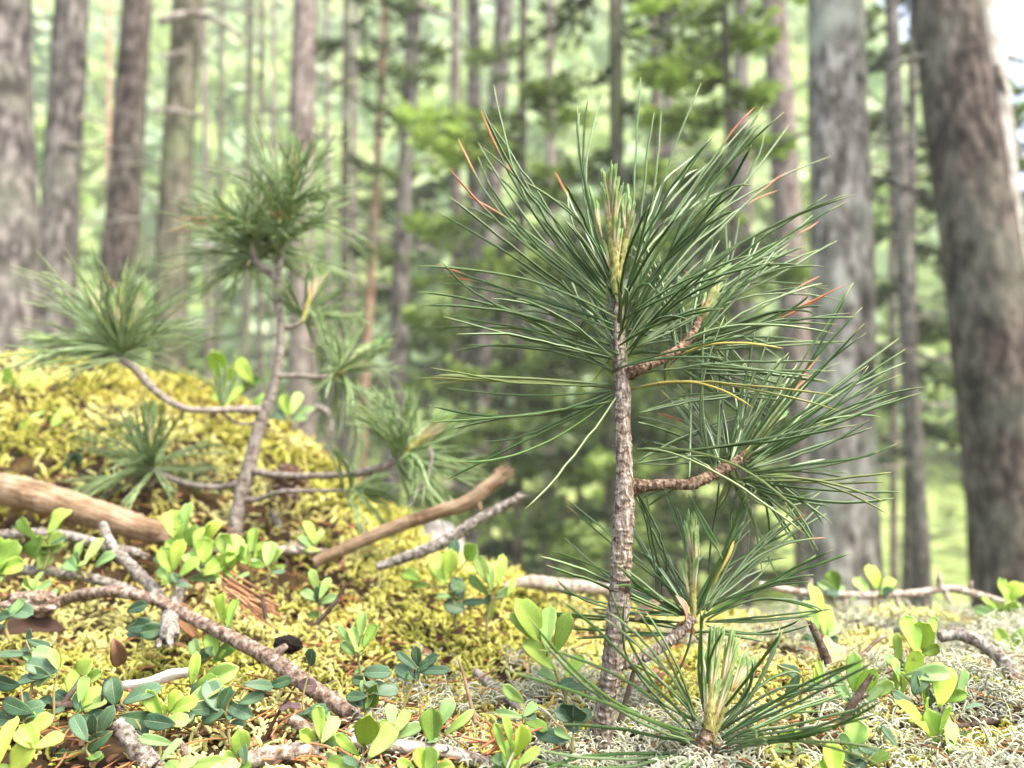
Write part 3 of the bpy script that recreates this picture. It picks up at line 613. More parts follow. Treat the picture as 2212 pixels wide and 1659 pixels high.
R1 = [ # upper right side shoot
 ((1444,759),(1554,711),(1807,718),-.01,3,0,0,.7), ((1420,780),(1517,748),(1697,682),-.006,3,0,0,.5), ((1444,784),(1554,766),(1690,731),-.02,2,0,.95,.1), ((1474,799),(1591,810),(1790,825),.008,3,0,0,.5), ((1470,770),(1600,730),(1815,620),.0,3,.3,0,.5), ((1480,760),(1640,660),(1770,610),.012,3,.22,0,.7), ((1490,740),(1640,690),(1837,670),-.012,3,0,0,.5), ((1480,760),(1650,740),(1840,735),.02,3,0,0,.4), ((1500,720),(1600,640),(1800,640),.02,3,0,0,.6), ((1490,740),(1590,620),(1660,500),.015,3,0,0,.8), ((1510,720),(1560,600),(1580,470),.03,3,0,0,.9), ((1500,720),(1620,600),(1760,560),.0,3,0,0,.5), ((1480,750),(1430,650),(1400,560),.03,3,0,0,1.3), ((1470,760),(1420,720),(1380,720),.04,3,0,0,1.5), ((1490,745),(1580,735),(1690,742),.03,3,0,0,.8), ((1480,770),(1600,800),(1720,850),.02,3,0,0,.6), ((1470,770),(1560,790),(1780,795),-.02,3,0,0,.4), ((1500,730),(1680,660),(1760,655),-.01,3,0,0,.4), ((1460,790),(1560,850),(1640,930),.03,2,0,0,.6), ((1440,800),(1500,870),(1540,960),.04,2,0,0,1.2),
]
R2 = [ # middle side shoot
 ((1583,1008),(1700,830),(1836,667),.0,3,0,0,.35), ((1590,1000),(1720,850),(1843,729),-.012,3,0,0,.3), ((1595,1000),(1770,880),(1939,757),.01,3,0,0,.8), ((1590,1000),(1740,880),(1869,805),-.008,2,0,0,.3), ((1600,1010),(1800,880),(1951,810),-.004,3,0,0,.3), ((1600,1010),(1780,930),(1924,850),.02,3,0,0,.5), ((1610,1010),(1800,900),(1998,865),.0,2,0,0,.5), ((1605,1010),(1760,910),(1876,867),.012,3,0,0,.35), ((1605,1015),(1760,960),(1878,905),-.015,3,0,0,1.1), ((1610,1020),(1780,1000),(1920,975),-.005,2,0,0,.4), ((1610,1020),(1700,1010),(1781,999),.03,3,0,0,1.6), ((1610,1025),(1720,1020),(1830,1010),.03,3,0,0,1.2), ((1590,1035),(1760,1035),(1935,1061),-.012,4,0,.15,.3), ((1600,1040),(1780,1062),(1973,1068),.0,2,0,0,.4), ((1600,1040),(1760,1075),(1942,1099),-.004,2,0,0,.8), ((1580,1040),(1680,1090),(1799,1118),.01,2,0,0,.4), ((1580,1045),(1660,1075),(1759,1077),.02,2,0,0,.9),
 ((1541,1000),(1543,850),(1545,690),-.006,3,0,0,.6), ((1548,1000),(1570,850),(1600,700),.012,3,0,0,.4), ((1560,1000),(1600,850),(1650,720),.004,3,0,0,.4), ((1488,1032),(1484,900),(1482,790),.02,2,0,0,1.0), ((1566,1000),(1620,880),(1690,760),-.012,3,0,0,.4), ((1560,1005),(1520,900),(1480,820),.025,3,0,0,1.2), ((1555,1010),(1500,950),(1400,900),.03,3,.3,0,1.0), ((1560,1010),(1480,940),(1420,860),.035,3,0,0,1.3), ((1550,1015),(1480,985),(1390,960),.03,2,0,0,1.0), ((1570,1000),(1640,860),(1720,780),.0,3,0,0,.5), ((1575,1000),(1590,880),(1580,780),.02,3,0,0,1.2), ((1600,1000),(1700,880),(1780,800),.025,3,0,0,.6),
 ((1490,1066),(1507,1125),(1554,1200),-.01,3,0,0,.3), ((1605,1048),(1600,1100),(1590,1170),.01,2,0,0,.4), ((1560,1040),(1580,1130),(1545,1240),.02,2,0,0,.4), ((1600,1045),(1690,1110),(1760,1165),.02,2,0,0,.5),
]
R3 = [ # lower side shoot
 ((1475,1330),(1330,1270),(1153,1217),-.02,2,0,0,.5), ((1470,1325),(1330,1240),(1199,1187),.012,2,0,0,.3), ((1476,1320),(1340,1230),(1230,1175),.03,2,0,0,.4), ((1475,1330),(1330,1300),(1196,1245),-.008,2,0,0,.3), ((1490,1300),(1350,1190),(1241,1083),.03,2,.12,0,.4), ((1480,1310),(1410,1220),(1365,1148),.02,3,0,0,.6), ((1500,1310),(1430,1150),(1380,1060),.03,3,0,0,.4),
 ((1510,1330),(1680,1250),(1848,1199),-.008,2,0,0,.7), ((1515,1335),(1650,1260),(1759,1213),.01,2,0,0,.3), ((1520,1320),(1640,1262),(1756,1247),-.012,2,0,0,.3), ((1520,1340),(1640,1290),(1763,1293),.005,2,0,0,.3), ((1520,1345),(1660,1338),(1792,1327),.015,3,0,0,.4), ((1515,1350),(1630,1370),(1735,1342),-.01,2,0,0,.3), ((1500,1370),(1570,1380),(1653,1382),-.005,2,0,0,.3), ((1490,1372),(1550,1362),(1618,1367),.02,2,0,0,.4), ((1510,1320),(1660,1180),(1799,1100),.012,2,0,0,.6), ((1515,1320),(1640,1180),(1756,1120),-.004,3,.12,0,.5), ((1510,1300),(1560,1220),(1582,1165),.0,2,0,.9,.1), ((1510,1310),(1600,1180),(1640,1050),.012,3,0,0,.4), ((1505,1310),(1560,1170),(1600,1060),-.012,3,0,0,.4), ((1500,1320),(1480,1180),(1440,1060),.015,3,0,0,.4), ((1500,1330),(1610,1240),(1700,1180),.03,3,0,0,.7), ((1515,1310),(1590,1250),(1680,1220),.03,3,0,0,1.3), ((1500,1350),(1490,1420),(1440,1480),.01,2,0,0,.4), ((1490,1360),(1400,1350),(1290,1320),.02,2,0,0,.4), ((1480,1370),(1350,1375),(1233,1367),.01,2,0,0,.3), ((1480,1345),(1330,1340),(1172,1325),.02,2,0,0,.3), ((1520,1310),(1610,1200),(1720,1140),.02,3,0,0,.8), ((1470,1290),(1430,1220),(1400,1190),.02,2,0,0,.9),
]
R4 = [ # lowest side shoot, nearest the ground
 ((1510,1600),(1320,1510),(1137,1405),-.03,3,0,0,.3), ((1505,1590),(1330,1470),(1148,1384),-.02,2,0,0,.4), ((1505,1580),(1340,1480),(1160,1371),-.035,2,0,0,.3), ((1510,1580),(1370,1440),(1216,1296),-.03,2,0,0,.5), ((1512,1560),(1430,1420),(1318,1292),-.025,2,0,0,.8), ((1515,1560),(1400,1450),(1320,1296),-.02,2,0,0,.4), ((1508,1612),(1350,1570),(1183,1561),-.02,2,0,0,.3), ((1510,1625),(1330,1645),(1134,1622),-.025,2,0,0,.3), ((1515,1640),(1320,1660),(1160,1640),-.03,2,0,0,.4), ((1520,1560),(1470,1440),(1372,1290),-.01,2,0,0,.5), ((1528,1540),(1510,1420),(1500,1310),-.02,2,0,0,.3), ((1530,1530),(1540,1440),(1551,1356),-.01,2,0,0,.4), ((1545,1560),(1630,1450),(1708,1350),-.02,2,0,0,.4), ((1550,1570),(1640,1500),(1697,1362),-.01,2,0,0,.5), ((1550,1580),(1640,1490),(1729,1443),.0,2,0,0,.6), ((1552,1585),(1700,1500),(1860,1422),-.03,3,0,0,.3), ((1552,1590),(1690,1520),(1836,1475),-.015,2,0,0,.4), ((1555,1600),(1720,1560),(1890,1490),-.03,3,0,0,.35), ((1556,1600),(1700,1530),(1809,1488),.01,2,0,0,.6), ((1556,1605),(1710,1565),(1869,1521),-.02,3,0,0,.4), ((1550,1590),(1640,1540),(1742,1510),.015,3,0,0,.6), ((1540,1630),(1600,1610),(1653,1583),-.03,4,0,0,.4), ((1560,1620),(1700,1600),(1892,1626),-.03,2,0,.1,.3), ((1550,1640),(1640,1640),(1700,1656),-.02,2,0,0,.4), ((1535,1640),(1480,1650),(1440,1690),-.03,3,0,0,.9), ((1540,1650),(1530,1690),(1520,1720),-.02,3,0,0,.9), ((1545,1560),(1590,1480),(1640,1420),-.005,3,0,0,.6), ((1530,1570),(1450,1490),(1380,1420),.0,2,0,0,.4), ((1550,1600),(1650,1590),(1780,1560),-.02,2,0,0,.4),
]
def explicit(mb, rows, dy0, r=.00061, per=None):
    for (b_, m_, t_, dyt, n_, wi, ye, pa) in rows:
        B = S(*b_, dy0); T = S(*t_, dy0+dyt*1.6); Mi = S(*m_, dy0+dyt*.7)
        sx = np.sign(t_[0]-b_[0])*min(1, abs(t_[0]-b_[0])/120)
        B = B+np.array([sx*9*px, RNG.uniform(-.003, .007), 0])
        wv = RNG.normal(0, .0022, 3); Mi = Mi+wv
        n_ = max(1, n_-(RNG.random() < .5))
        needle_batch(mb, B[None], Mi[None], T[None], n_, r, [(wi, ye, pa)], spread=.065 if n_ > 2 else .045, seg=14)
nd = MB(); explicit(nd, LEAD, .0)
whorl(nd, [S(1340, 790, .004), S(1338, 660, .006)], (0, .25, 1), 15, .070, .00066, (20, 80), (0, 0, .9), 3, .08, bias=(0, .45, 0))
whorl(nd, [S(1338, 800, -.004), S(1334, 650, -.006)], (-.15, -.2, 1), 9, .068, .00064, (22, 95), (0, 0, .4), 2, .05, bias=(-.15, -.25, 0))
nd.build("needles", M_NEEDLE, trunk)
candle(trunk, S(1330, 622, -.004), S(1315, 380, -.012), 13*px, 26, .0165, 3, "leading_shoot", .24, 5)
candle(trunk, S(1336, 600, .0), S(1366, 425, -.004), 9*px, 12, .013, 4, "leading_shoot", .3, 1)
candle(trunk, S(1320, 600, .0), S(1270, 425, -.002), 8*px, 10, .013, 5, "leading_shoot", .3, 1)
def branch(parent, pts, rad, m=M_TWIGB, n=160, sides=24, seed=0, fl=30, name="branch", amp=.10, scars=.40):
    rad = [r*.86 for r in rad]; rad[0] *= 1.2
    mb = MB(); P = rough_tube(mb, pts, rad, n, sides, amp=amp, fs=(5, 120), seed=seed, scars=scars)
    if fl: flakes(mb, P[n//3:], rad[-1]*1.0, fl, rad[-1]*.8, seed)
    return mb.build(name, m, parent)
b1 = branch(pine, [S(1343, 815), S(1375, 800, -.004), S(1430, 774, -.002), S(1480, 744, .004), S(1512, 690, .01)], [15*px, 13*px, 12*px, 12*px, 9*px], seed=1, fl=60)
nd = MB(); explicit(nd, R1, .006); whorl(nd, [S(1460, 755, .01), S(1512, 690, .012)], unit(S(1540, 600, .02)-S(1450, 760)), 16, .066, .00066, (15, 85), (0, 0, 1.3), 3, .06, bias=(0, .4, 0)); nd.build("needles", M_NEEDLE, b1)
candle(b1, S(1505, 705, .01), S(1562, 585, .02), 11*px, 12, .012, 6, "new_shoot", .25, 1)
b2 = branch(pine, [S(1350, 1052), S(1385, 1050, -.003), S(1440, 1046, -.004), S(1490, 1046, -.003), S(1530, 1030), S(1580, 1005, .004), S(1608, 985, .006)], [19*px, 14*px, 12*px, 14*px, 13*px, 14*px, 11*px], seed=2, fl=50)
nd = MB(); explicit(nd, R2, .004); whorl(nd, [S(1565, 1012, .006), S(1605, 990, .008)], unit(S(1680, 880, .03)-S(1580, 1005)), 16, .066, .00066, (15, 95), (0, 0, 1.3), 3, .06, bias=(0, .4, 0)); nd.build("needles", M_NEEDLE, b2)
candle(b2, S(1600, 995, .006), S(1688, 885, .014), 10*px, 12, .012, 7, "new_shoot", .22, 1)
b3 = branch(pine, [S(1332, 1432, .004), S(1375, 1425, .004), S(1430, 1395, .006), S(1470, 1365, .008), S(1498, 1335, .01)], [17*px, 13*px, 13*px, 13*px, 11*px], M_BARK, seed=3, fl=20)
nd = MB(); explicit(nd, R3, .010); whorl(nd, [S(1485, 1345, .01), S(1505, 1300, .012)], (0.05, .1, 1), 9, .062, .00066, (20, 95), (0, 0, .8), 3, .06, bias=(0, .4, 0)); nd.build("needles", M_NEEDLE, b3)
candle(b3, S(1498, 1320, .01), S(1496, 1135, .01), 9*px, 16, .0155, 8, "new_shoot", .28, 2)
b4 = branch(pine, [S(1300, 1668, .0), S(1380, 1676, -.012), S(1470, 1650, -.02), S(1515, 1620, -.022), S(1530, 1575, -.022)], [13*px, 11*px, 12*px, 14*px, 13*px], seed=4, fl=40)
nd = MB(); explicit(nd, R4, -.022); nd.build("needles", M_NEEDLE, b4)
for k, (u, v, w_, n_, L_) in enumerate([(1545, 1415, 10, 12, .018), (1578, 1425, 9, 11, .018), (1602, 1450, 8, 8, .015), (1525, 1440, 7, 7, .015)]):
    candle(b4, S(1528+k*5, 1590, -.022), S(u, v, -.022+.003*k), w_*px, n_, L_, 30+k, "new_shoot", .14, 0)

# --- the second sapling, further back and out of focus
Y2 = hit(508, 1150, .3, 1.0)[1]
print("Y0", Y0, "Y2", Y2)
def Q(u, v, dy=0.0): return at(u, v, Y2+dy)
p2 = Y2/F
sap = empty("pine_sapling", tuple(Q(506, 1165)), "taller blurred pine sapling with a bent grey stem on the mossy mound", "pine sapling")
tp2 = [(504, 1180, 21), (512, 1120, 20), (524, 1060, 19), (540, 1000, 18), (556, 935, 17), (572, 890, 17), (588, 845, 15), (600, 790, 12), (606, 740, 11), (606, 690, 11), (600, 650, 11), (601, 600, 10), (606, 555, 8), (616, 480, 7)]
mb = MB(); rough_tube(mb, [Q(u, v) for u, v, _ in tp2], [w_*p2*.80 for *_, w_ in tp2], 260, 24, amp=.08, fs=(5, 150), seed=8, scars=.2)
tr2 = mb.build("trunk", M_BARK2, sap)
nd = MB(); AX = unit(Q(640, 330)-Q(612, 540))
whorl(nd, [Q(605, 560), Q(622, 430)], AX, 56, .078, .00058, (12, 108), (0, 0, .8), 5, .05, .10)
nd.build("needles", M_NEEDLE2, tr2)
candle(tr2, Q(618, 470), Q(636, 335), 8*p2, 16, .03, 41, "leading_shoot", .3, 3)
def side2(pts, rad, wc, ax, n, L, polar=(10, 110), cand=None, seed=0, bias=None):
    mb = MB(); rough_tube(mb, [Q(*p) for p in pts], [r_*p2*.82 for r_ in rad], 80, 14, amp=.12, fs=(5, 120), seed=seed, scars=.25)
    b = mb.build("branch", M_BARK2, sap)
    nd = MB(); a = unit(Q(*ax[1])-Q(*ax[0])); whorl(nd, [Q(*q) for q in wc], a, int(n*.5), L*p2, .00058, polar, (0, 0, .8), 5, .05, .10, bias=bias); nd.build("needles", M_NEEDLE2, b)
    for k, (c0, c1, w_) in enumerate(cand or []): candle(b, Q(*c0), Q(*c1), w_*p2, 12, .028, seed*7+k, "new_shoot", .28, 1)
side2([(602, 612), (585, 590), (560, 575), (545, 545), (540, 520)], [11, 10, 9, 9, 7], [(543, 560), (538, 500)], ((545, 560), (525, 420)), 80, 185, (12, 112), [((538, 520), (532, 440), 8), ((545, 520), (580, 410), 7)], 2)
side2([(566, 886), (520, 884, -.01), (460, 886, -.02), (400, 882, -.03), (340, 848, -.03), (295, 800, -.03), (262, 770, -.03), (255, 740, -.03)], [13, 9, 8, 8, 9, 10, 9, 6], [(270, 775, -.03), (255, 735, -.03)], ((280, 800, -.03), (235, 640, -.03)), 95, 205, (10, 112), [((258, 745, -.03), (262, 660, -.03), 8), ((250, 745, -.03), (205, 640, -.03), 8), ((262, 745, -.03), (300, 655, -.03), 6)], 3)
side2([(605, 702), (625, 706), (642, 700), (652, 690)], [8, 7, 7, 6], [(650, 698, .01), (665, 665, .02)], ((640, 705), (680, 630, .03)), 46, 150, (12, 105), [((655, 690), (680, 610, .01), 6)], 4)
side2([(606, 812), (650, 812), (700, 815), (715, 813)], [8, 7, 7, 7], [(712, 815), (735, 800, .01)], ((690, 825), (780, 770, .01)), 62, 170, (12, 120), [((720, 812), (800, 755, .01), 8)], 5)
side2([(512, 1046), (470, 1052, .01), (420, 1048, .01), (360, 1030, .01), (322, 1012, .01)], [11, 8, 8, 8, 9], [(335, 1020, .01), (315, 1000, .01)], ((335, 1040, .01), (318, 920, .01)), 66, 185, (12, 118), [((320, 1005, .01), (325, 920, .01), 7)], 6)
side2([(540, 1016), (600, 1026, -.01), (700, 1027, -.02), (800, 1016, -.03), (845, 1000, -.03), (868, 985, -.03)], [11, 8, 8, 8, 10, 8], [(850, 1000, -.03), (880, 972, -.03)], ((840, 1000, -.03), (930, 930, -.03)), 74, 180, (12, 108), [((870, 982, -.03), (945, 920, -.03), 9)], 7)
side2([(555, 915), (520, 915, -.005), (490, 900, -.01), (478, 880, -.01)], [5, 4, 4, 4], [(480, 890, -.01), (478, 870, -.01)], ((480, 890, -.01), (478, 800, -.01)), 12, 90, (5, 35), [], 8)
side2([(524, 1080), (560, 1078, -.01), (590, 1066, -.02), (700, 1060, -.03), (760, 1060, -.03)], [8, 6, 5, 4, 4], [(740, 1060, -.03), (770, 1055, -.03)], ((720, 1060, -.03), (800, 1020, -.02)), 30, 150, (15, 100), [], 9)
# ------------------------------------------------------------------ moss, lichen, dead needles (uncountable cover)
def lichen_mask(x, y):
    a = np.asarray(x)/np.asarray(y)
    n_ = fbm(np.asarray(x)*17, np.asarray(y)*17, s=77); m = sst(.22, .50, a+.85*(n_-.5)*2-.16*sst(.40, .52, np.asarray(y)))*(.25+.75*sst(.36, .46, n_))
    m = np.maximum(m, sst(-.2, .0, a)*(fbm(np.asarray(x)*20+3, np.asarray(y)*20, s=78) > .56)*.55*sst(.52, .40, np.asarray(y)))
    return m*sst(1.0, .7, np.asarray(y))
def bare_mask(x, y):
    a = np.asarray(x)/np.asarray(y); y = np.asarray(y)
    b = sst(.43, .37, y)*sst(.02, -.16, a)*(.68+.32*(fbm(np.asarray(x)*22, y*22, s=51) > .46))+.35*(fbm(np.asarray(x)*30, y*30, s=55) > .60)*(y < .5)  # bare humus at lower left, widened to stand in for dark shadows
    b = np.maximum(b, (fbm(np.asarray(x)*13, y*13, s=52) > .70)*.5)
    return np.clip(np.maximum(b, sst(.74, .66, y)*sst(.52, .60, y)*sst(-.06, -.16, np.asarray(x))*.8), 0, 1)
def scatter(n, y0, y1, a0, a1):
    y = y0*np.exp(RNG.random(n)*math.log(y1/y0)); a = RNG.uniform(a0, a1, n); x = a*y
    return x, y, G(x, y)
def rods(mb, x, y, z, L, r, seg, sides, up, tint, curl, lump, sink=.002):
    M = len(x); th = RNG.uniform(0, 2*PI, M); el = np.clip(RNG.normal(up, .35, M), -.1, 1.5)
    d = np.stack([np.cos(th)*np.cos(el), np.sin(th)*np.cos(el), np.sin(el)], -1)
    th2 = th+RNG.normal(0, 1.0, M); e2 = np.clip(el-curl*RNG.uniform(.3, 1.4, M), -.9, 1.4)
    d2 = np.stack([np.cos(th2)*np.cos(e2), np.sin(th2)*np.cos(e2), np.sin(e2)], -1)
    B = np.stack([x, y, z-sink], -1); L = np.broadcast_to(L, M)[:, None]
    P = bez(B, B+d*L*.55, B+d*L*.55+d2*L*.5, seg)
    prof = np.interp(np.linspace(0, 1, seg), [0, .35, .75, 1], [.7, 1, .85, .22])
    al = np.where(np.arange(seg) % 2, 1+lump, 1-lump)
    R = np.broadcast_to(r, M)[:, None]*(prof*al)[None]
    tubes(mb, P, R[..., None]*RNG.uniform(1-lump, 1+lump, (M, seg, sides)), sides, tint=tint, cap=False)
def moss():
    mb = MB()
    for n, y0, y1, sc, seg, sides in ((62000, .27, .66, 1.0, 8, 5), (36000, .60, 1.22, 1.7, 6, 4)):
        x, y, z = scatter(n, y0, y1, -1.1, 1.15)
        keep = (RNG.random(n) > lichen_mask(x, y)*.93) & (RNG.random(n) > bare_mask(x, y))
        x, y, z = x[keep], y[keep], z[keep]; n = len(x)
        tone = fbm(x*9, y*9, s=91)+RNG.normal(0, .10, n)
        c0, c1, c2 = np.array([.25, .26, .04]), np.array([.62, .60, .13]), np.array([.82, .79, .34])
        t = np.clip((tone-.28)/.42, 0, 1)[:, None]; tint = np.where(t < .5, c0+(c1-c0)*t*2, c1+(c2-c1)*(t-.5)*2)
        br = (fbm(x*11+5, y*11, s=93) > .66)[:, None]; tint = np.where(br, tint*np.array([.90, .84, .65]), tint)
        hz = .006*fbm(x*40, y*40, s=95)
        rods(mb, x, y, z+hz*RNG.random(n), .0075*sc*RNG.uniform(.6, 1.25, n), .00088*sc*RNG.uniform(.75, 1.2, n), seg, sides, .75, tint, .9, .22)
    tag(mb.build("moss", M_MOSS), "yellow green feathery moss covering the mound and the foreground", "moss", kind="stuff")
moss()
def lichen():
    mb = MB(); n = 58000
    x, y, z = scatter(n, .27, .74, -.45, 1.2); k = RNG.random(n) < lichen_mask(x, y)
    x, y, z = x[k], y[k], z[k]; n = len(x)
    tint = np.array([.60, .62, .47])*RNG.uniform(.65, 1.2, (n, 1))*(.40+1.0*fbm(x*26, y*26, s=64))[:, None]+RNG.normal(0, .02, (n, 3))
    cl = .024*np.clip(fbm(x*42, y*42, s=61)-.38, 0, 1)*sst(.33, .40, y); z = z+cl
    rods(mb, x, y, z+.007*RNG.random(n), (.0085*RNG.uniform(.6, 1.5, n)), .00036*RNG.uniform(.7, 1.5, n), 8, 4, .8, np.clip(tint, .05, .9), 1.6, .12)
    j = RNG.random(n) < .55; m = j.sum()
    rods(mb, x[j], y[j], z[j]+.004+.006*RNG.random(m), .004*RNG.uniform(.6, 1.4, m), .00028, 6, 4, .3, np.clip(tint[j]*1.05, .05, .9), 2.0, .12, -.001)
    tag(mb.build("reindeer_lichen", M_LICH), "whitish tangled reindeer lichen around the stem and to the right", "lichen", kind="stuff")
lichen()
def litter():
    mb = MB(); n = 2600
    x, y, z = scatter(n, .29, .95, -.72, .72); w_ = .22+bare_mask(x, y)+.25*lichen_mask(x, y); k = RNG.random(n) < w_
    x, y, z = x[k], y[k], z[k]; n = len(x); th = RNG.uniform(0, 2*PI, n); L = RNG.uniform(.008, .03, n)[:, None]
    d = np.stack([np.cos(th), np.sin(th), RNG.normal(0, .25, n)], -1); B = np.stack([x, y, z+.003+.004*RNG.random(n)], -1)
    P = bez(B-d*L/2, B+RNG.normal(0, .002, (n, 3)), B+d*L/2, 5)
    tint = np.array([.30, .13, .05])*RNG.uniform(.4, 1.7, (n, 1))+np.array([.05, .05, .03])*RNG.random((n, 1))
    tubes(mb, P, .00042, 4, tint=tint, cap=False)
    m = 2200; x, y, z = scatter(m, .29, .8, -.72, .72); k = RNG.random(m) < .12+bare_mask(x, y); x, y, z = x[k], y[k], z[k]; m = len(x)
    C = np.stack([x, y, z+.0025], -1); D = np.stack([RNG.normal(size=m), RNG.normal(size=m), RNG.normal(0, .4, m)], -1)
    leaves(mb, C, D, np.stack([RNG.normal(0, .4, m), RNG.normal(0, .4, m), np.ones(m)], -1), RNG.uniform(.004, .012, m), RNG.uniform(.002, .006, m), np.array([.22, .11, .06])*RNG.uniform(.3, 2.0, (m, 1)), .4, .6, nu=5, nv=3)
    tag(mb.build("needle_litter", M_LITTER), "brown fallen needles and leaf scraps strewn over the ground", "litter", kind="stuff")
litter()

# ------------------------------------------------------------------ fallen sticks and other bits on the ground
def stick(name, label, pts, rad, m, Ys=None, cat="stick", group=None, lift=.006, amp=.12, n=150, sides=16, stubs=(), seed=0, scars=.15, fs=(5, 70), splinter=5):
    """pts in pixels; Ys = distance at each point, or None to lie on the ground under each pixel"""
    P = []
    for k, (u, v) in enumerate(pts):
        if Ys is None: q = hit(u, v); q = q+np.array([0, 0, lift])
        else: q = at(u, v, Ys[k] if hasattr(Ys, '__len__') else Ys)
        P.append(q)
    P = np.array(P); Ym = P[:, 1].mean(); R = [r_*Ym/F for r_ in rad]
    mb = MB(); rough_tube(mb, P, R, n, sides, amp=amp, fs=fs, seed=seed, scars=scars)
    for (s, du, dv, L, r_) in stubs:
        k = s*(len(P)-1); i = min(int(k), len(P)-2); o = P[i]+(P[i+1]-P[i])*(k-i)
        d = np.array([du, .3*(1 if seed % 2 else -1), -dv]); d = d/np.linalg.norm(d)*L*Ym/F
        rough_tube(mb, [o, o+d*.6, o+d+np.array([0, 0, .1*np.linalg.norm(d)])], [r_*Ym/F*1.2, r_*Ym/F, r_*Ym/F*.55], 16, 8, amp=.15, seed=seed+7)
    if splinter:
        e = P[-1]; d = unit(P[-1]-P[-2]); rr = R[-1]; rg = np.random.default_rng(seed)
        for q in range(splinter):
            o = e+rg.normal(0, .5, 3)*rr-d*rr*.8; rough_tube(mb, [o, o+d*rr*rg.uniform(.8, 1.6), o+d*rr*rg.uniform(1.6, 3.0)+rg.normal(0, .3, 3)*rr], [rr*.42, rr*.33, rr*.06], 8, 5, amp=.3, seed=q)
    return tag(mb.build(name, m, origin=P[0]), label, cat, group)
YL = .64
stick("fallen_branch", "thick barkless tan branch entering from the left frame edge", [(-60, 1045), (60, 1068), (200, 1108), (300, 1140), (400, 1165)], [35, 34, 31, 27, 21], M_GRAIN, [.60, .595, .59, .58, .57], amp=.06, sides=28, seed=1, fs=(3, 25))
stick("fallen_branch", "brown bare stick slanting up to a torn broken end", [(680, 1215), (760, 1178), (850, 1140), (950, 1105), (1020, 1080), (1050, 1055), (1084, 1028)], [12, 13, 14, 14, 15, 17, 14], M_GRAIN, [.55, .55, .55, .55, .55, .55, .55], amp=.07, sides=24, seed=2, stubs=[(.72, .25, .9, 40, 8)], fs=(3, 30), splinter=14)
stick("fallen_branch", "knobbly grey twig slanting up beneath the torn brown stick", [(815, 1225), (880, 1202), (960, 1170), (1030, 1125), (1075, 1100), (1122, 1076)], [9, 11, 13, 12, 11, 9], M_STICK_GRY, .53, amp=.2, seed=3, stubs=[(.55, -.2, .9, 26, 6)])
stick("fallen_branch", "long arching brown twig crossing the yellow moss at lower left", [(118, 1304), (180, 1284), (255, 1279), (330, 1294), (430, 1343), (520, 1388), (600, 1432), (680, 1490), (765, 1545)], [13, 13, 13, 12, 13, 14, 15, 15, 14], M_STICK_BRN, [.49, .48, .47, .46, .44, .42, .40, .385, .37], amp=.16, n=260, sides=20, seed=4, stubs=[(.72, .9, -.5, 42, 11), (.38, -.1, .9, 20, 5)])
stick("fallen_branch", "grey lichen twig lying along the left under the tan branch", [(-30, 1158), (60, 1152), (140, 1156), (220, 1178), (300, 1195)], [10, 10, 10, 11, 9], M_STICK_GRY, .56, amp=.18, seed=5)
stick("fallen_branch", "pale grey twig at the left edge lying just above the arching brown twig", [(-30, 1228), (60, 1232), (140, 1238), (230, 1258), (330, 1290)], [9, 10, 10, 10, 8], M_STICK_GRY, .51, amp=.18, seed=6)
stick("fallen_branch", "short grey stick standing at a slant against the arching brown twig", [(222, 1132), (238, 1172), (272, 1212), (310, 1250), (345, 1290), (362, 1318)], [9, 11, 12, 12, 12, 10], M_STICK_GRY, [.54, .53, .52, .51, .50, .49], amp=.15, seed=7)
stick("fallen_branch", "short cut off stub pointing at the viewer under the arching brown twig", [(392, 1262), (375, 1310), (366, 1345), (366, 1375)], [13, 14, 17, 17], M_STICK_GRY, [.50, .47, .44, .42], amp=.14, seed=8)
stick("fallen_branch", "flaky barked stick at the bottom edge below the two big lime leaves", [(505, 1650), (560, 1636), (620, 1626), (690, 1618)], [17, 18, 17, 14], M_STICK_PAL, .335, amp=.22, seed=9, stubs=[(.75, .2, -.9, 14, 4)])
stick("fallen_branch", "stubby bark covered twig end left of the two big lime leaves", [(628, 1553), (660, 1572), (700, 1592), (740, 1606)], [11, 13, 13, 11], M_STICK_BRN, .345, amp=.2, seed=10)
stick("fallen_branch", "smooth pale brown stick along the bottom edge left of the pine stem", [(760, 1600), (850, 1610), (950, 1622), (1040, 1645), (1110, 1670)], [12, 13, 13, 13, 12], M_STICK_PAL, .335, amp=.05, seed=11)
YC = .60
stick("fallen_branch", "long pale spurred twig lying along the crest at right", [(1640, 1262), (1710, 1276), (1800, 1285), (1890, 1286), (1980, 1281), (2060, 1272), (2110, 1284), (2175, 1302)], [6, 7, 8, 8, 8, 8, 8, 6], M_STICK_PAL, YC, amp=.14, n=220, seed=12, stubs=[(.2, .2, -1, 26, 6), (.33, -.3, 1, 26, 5), (.5, 0, 1, 28, 5), (.66, -.1, -1, 34, 6), (.68, .1, 1, 30, 6), (.8, .4, -1, 24, 5), (.9, 0, 1, 70, 5)])
stick("fallen_branch", "pinkish spurred dead branch on the moss crest left of the pine stem", [(1090, 1268), (1140, 1258), (1210, 1266), (1280, 1270), (1340, 1278), (1400, 1282)], [8, 15, 16, 14, 10, 6], M_STICK_PAL, YC, amp=.1, n=180, seed=13, stubs=[(.3, .2, 1, 34, 5), (.45, .15, 1, 38, 6), (.62, .2, 1, 36, 6), (.75, .1, 1, 30, 5)])
stick("fallen_branch", "grey speckled twig curving down at the right frame edge", [(2030, 1376), (2062, 1370), (2100, 1380), (2150, 1412), (2190, 1462), (2216, 1530)], [11, 13, 13, 14, 15, 14], M_STICK_GRY, [.44, .44, .435, .43, .425, .42], amp=.16, seed=14)
stick("fallen_branch", "whitish crusted twig lying among lichen left of the pine stem", [(1028, 1478), (1058, 1505), (1090, 1532), (1135, 1568)], [8, 9, 9, 7], M_STICK_PAL, None, amp=.2, seed=15)
